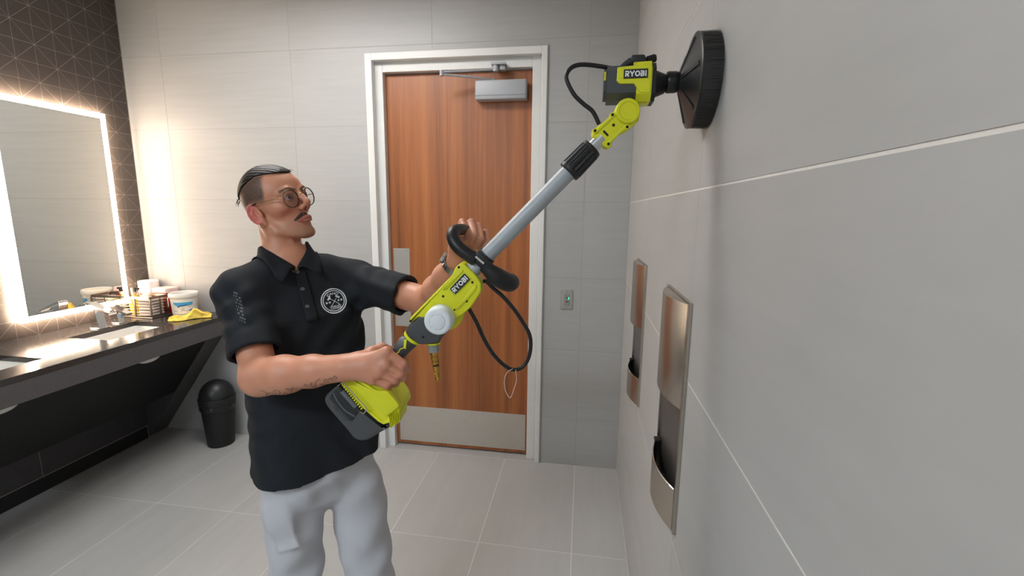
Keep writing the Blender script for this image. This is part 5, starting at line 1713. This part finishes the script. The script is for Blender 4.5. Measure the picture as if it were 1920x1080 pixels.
body_o = add_np('body', body_me, skin)
for p in ():
    pass

# ---- hair, swept back from the forehead
G = Field((-.14, -.10, .02), (.13, .10, .16), .0022)
G.ell((-.014, 0, .052), (.100, .0765, .090), .004)
G.ell((.030, 0, .058), (.056, .058, .062), .02)
X, Y, Z = G.grid(tuple(slice(0, n_) for n_ in G.n))
pl_ = .106 + .46 * np.minimum(X - .005, 0) - 3.2 * np.maximum(X - .03, 0) ** 2
cutf = np.maximum(pl_ + .001 - Z, 0 * Z)
fr2 = X - (.074 + .05 * np.minimum(Z - .10, 0) - 4.0 * np.abs(Y) ** 2 * 2.2)
gro = .0006 * np.sin(560 * Y + 30 * X * np.sign(Y) + 330 * (Z - .1) + 2 * np.sin(40 * X)) + .0004 * np.sin(1000 * Y + 500 * Z + 25 * X)
G.f = np.maximum(G.f + gro, np.maximum((pl_ - Z) * .9, fr2)).astype(np.float32)
P, Q = G.mesh()
hair_me = finish(np_mesh('hair', P, Q), [('SMOOTH', dict(factor=.4, iterations=1))])
hair_me.transform(M_HD)
hair = add_np('hair', hair_me, mat('dark_hair', srgb(30, 26, 22), .5, spec=.3, var=.35, vscale=60, stretch=(1, 12, 8)))
ws = NB(); random.seed(4)
for k in range(6):
    y0 = random.uniform(-.02, .03)
    p0 = Vector((.066, y0, .108)); p1 = p0 + Vector((.006 + random.uniform(0, .007), random.uniform(-.008, .008), -.001 + random.uniform(-.004, .003)))
    tube([p0, p0.lerp(p1, .6) + Vector((0, 0, .003)), p1 + Vector((.002, 0, -.004))], [.0009, .0007, .0002], 4, ws)
for k in range(22):
    y0 = random.uniform(-.04, .03)
    p0 = Vector((-.104, y0, .062)); p1 = p0 + Vector((-.012 - random.uniform(0, .008), random.uniform(-.006, .006), -.012 - random.uniform(0, .012)))
    tube([p0, p0.lerp(p1, .5) + Vector((-.003, 0, .001)), p1], [.0015, .0011, .0003], 4, ws)
obj('loose_strands', ws, mat('dark_hair'), hair, xf=MI @ M_HD)
# moustache of short hairs
mo = NB(); random.seed(9)
head_bvh = body_bvh
for k in range(290):
    s_ = random.choice((-1, 1)); t = random.random() ** 1.15
    yy = s_ * (.0015 + .0275 * t); zz = -.0245 - .0135 * t ** 1.6 + random.uniform(-.0045, .0045) * (1 - .45 * t)
    o_l = Vector((.16, yy, zz)); p, n_, i_, d_ = head_bvh.ray_cast(M_HD @ o_l, -HF)
    if p is None: continue
    lp = HI @ p
    dr = Vector((.25, s_ * (.40 + .8 * t), -.70)).normalized() * random.uniform(.0045, .0085)
    tube([lp - Vector((.0008, 0, 0)), lp + dr * .6 + Vector((.0014, 0, 0)), lp + dr + Vector((.0003, 0, 0))], [.00042, .0004, .00015], 3, mo, cap=False)
obj('moustache', mo, mat('moustache_hair', srgb(104, 88, 76), .6), man, xf=MI @ M_HD)

# ---- glasses
gl = NB(); gin = NB()
M_GF = mat('glasses_frame', srgb(34, 28, 26), .3, .4); M_GOLD = mat('gold_wire', srgb(196, 160, 110), .25, 1)
GR_ = .0260
lens_b = []
for s_ in (-1, 1):
    c_ = Vector((.0930, s_ * .0345, .0215))
    nl = Vector((1, s_ * .10, -.05)).normalized(); ul = Vector((-nl.y, nl.x, 0)).normalized(); vl = nl.cross(ul)
    rimp = [c_ + (ul * math.cos(2 * math.pi * k / 48) + vl * math.sin(2 * math.pi * k / 48)) * GR_ for k in range(48)]
    tube(rimp, .0016, 8, gl, closed=True)
    tube([p + nl * .0012 for p in [c_ + (ul * math.cos(2 * math.pi * k / 48) + vl * math.sin(2 * math.pi * k / 48)) * (GR_ + .0008) for k in range(48)]], .0005, 6, gin, closed=True)
    lb = NB(); vv = [lb.verts.new(c_ + (ul * math.cos(2 * math.pi * k / 48) + vl * math.sin(2 * math.pi * k / 48)) * (GR_ - .0008)) for k in range(48)]
    lb.faces.new(vv)
    lens_b.append(lb)
    # temple
    tube(spline([c_ + ul * s_ * GR_ * .98 + vl * .006, Vector((.084, s_ * .0665, .028)), Vector((.04, s_ * .0755, .030)), Vector((.0, s_ * .0800, .030)), Vector((-.014, s_ * .0815, .026))], 6), .0012, 8, gin)
    tube(spline([Vector((.006, s_ * .0797, .0305)), Vector((-.014, s_ * .0815, .026)), Vector((-.030, s_ * .080, .010)), Vector((-.034, s_ * .076, -.008))], 5), .0021, 8, gl)
tube(spline([(.0975, -.0100, .027), (.1045, -.004, .0325), (.1045, .004, .0325), (.0975, .0100, .027)], 5), .0012, 8, gin)
glasses = obj('glasses', gl, M_GF, man, 'all', xf=MI @ M_HD)
obj('gold_wire', gin, M_GOLD, glasses, 'all', xf=MI @ M_HD)
ml = bpy.data.materials.new('clear_lens'); ml.use_nodes = True; nt = ml.node_tree
nt.nodes.remove(nt.nodes['Principled BSDF'])
tr_ = nt.nodes.new('ShaderNodeBsdfTransparent'); tr_.inputs[0].default_value = (.90, .90, .91, 1)
gs = nt.nodes.new('ShaderNodeBsdfGlossy'); gs.inputs['Roughness'].default_value = .03
mx = nt.nodes.new('ShaderNodeMixShader'); mx.inputs[0].default_value = .05
nt.links.new(tr_.outputs[0], mx.inputs[1]); nt.links.new(gs.outputs[0], mx.inputs[2])
nt.links.new(mx.outputs[0], nt.nodes['Material Output'].inputs[0])
for lb in lens_b: obj('lens', lb, ml, glasses, xf=MI @ M_HD)
# earring
obj('earring', tube([(-.002 + .0048 * math.cos(a), -.0800 - .002 * math.sin(a), -.036 + .0058 * math.sin(a)) for a in [2 * math.pi * k / 20 for k in range(20)]], .0009, 8, closed=True), M_GOLD, man, 'all', xf=MI @ M_HD)
# wrist watch
wd_ = (LWR - LEL).normalized(); wc = LEL.lerp(LWR, .93)
ux, vx = frame_of(wd_)
wb = NB()
rings = []
for k in range(40):
    a = 2 * math.pi * k / 40
    e_ = ux * math.cos(a) + vx * math.sin(a)
    rings.append([wb.verts.new(wc + e_ * r_ + wd_ * h_) for r_, h_ in ((.0305, -.009), (.0325, -.008), (.0325, .008), (.0305, .009))])
for i in range(40):
    A_, B_ = rings[i], rings[(i + 1) % 40]
    for k in range(4): wb.faces.new((A_[k], A_[(k + 1) % 4], B_[(k + 1) % 4], B_[k]))
watch = obj('wrist_watch', wb, mat('watch_steel', srgb(190, 190, 192), .25, .9), man, True, xf=MI)
fdir = (at(838, 478, 1.22) - wc); fdir = (fdir - wd_ * fdir.dot(wd_)).normalized()
ux = fdir.cross(wd_)
Mx = Matrix(((ux.x, wd_.x, fdir.x, wc.x), (ux.y, wd_.y, fdir.y, wc.y), (ux.z, wd_.z, fdir.z, wc.z), (0, 0, 0, 1)))
obj('watch_case', lathe([(0, .040), (.013, .040), (.0165, .0385), (.017, .031), (0, .031)], 28), mat('watch_steel'), watch, True, xf=MI @ Mx)
obj('watch_dial', lathe([(0, .0405), (.0125, .0403), (.0125, .0395)], 28), M_BLACKP, watch, True, xf=MI @ Mx)
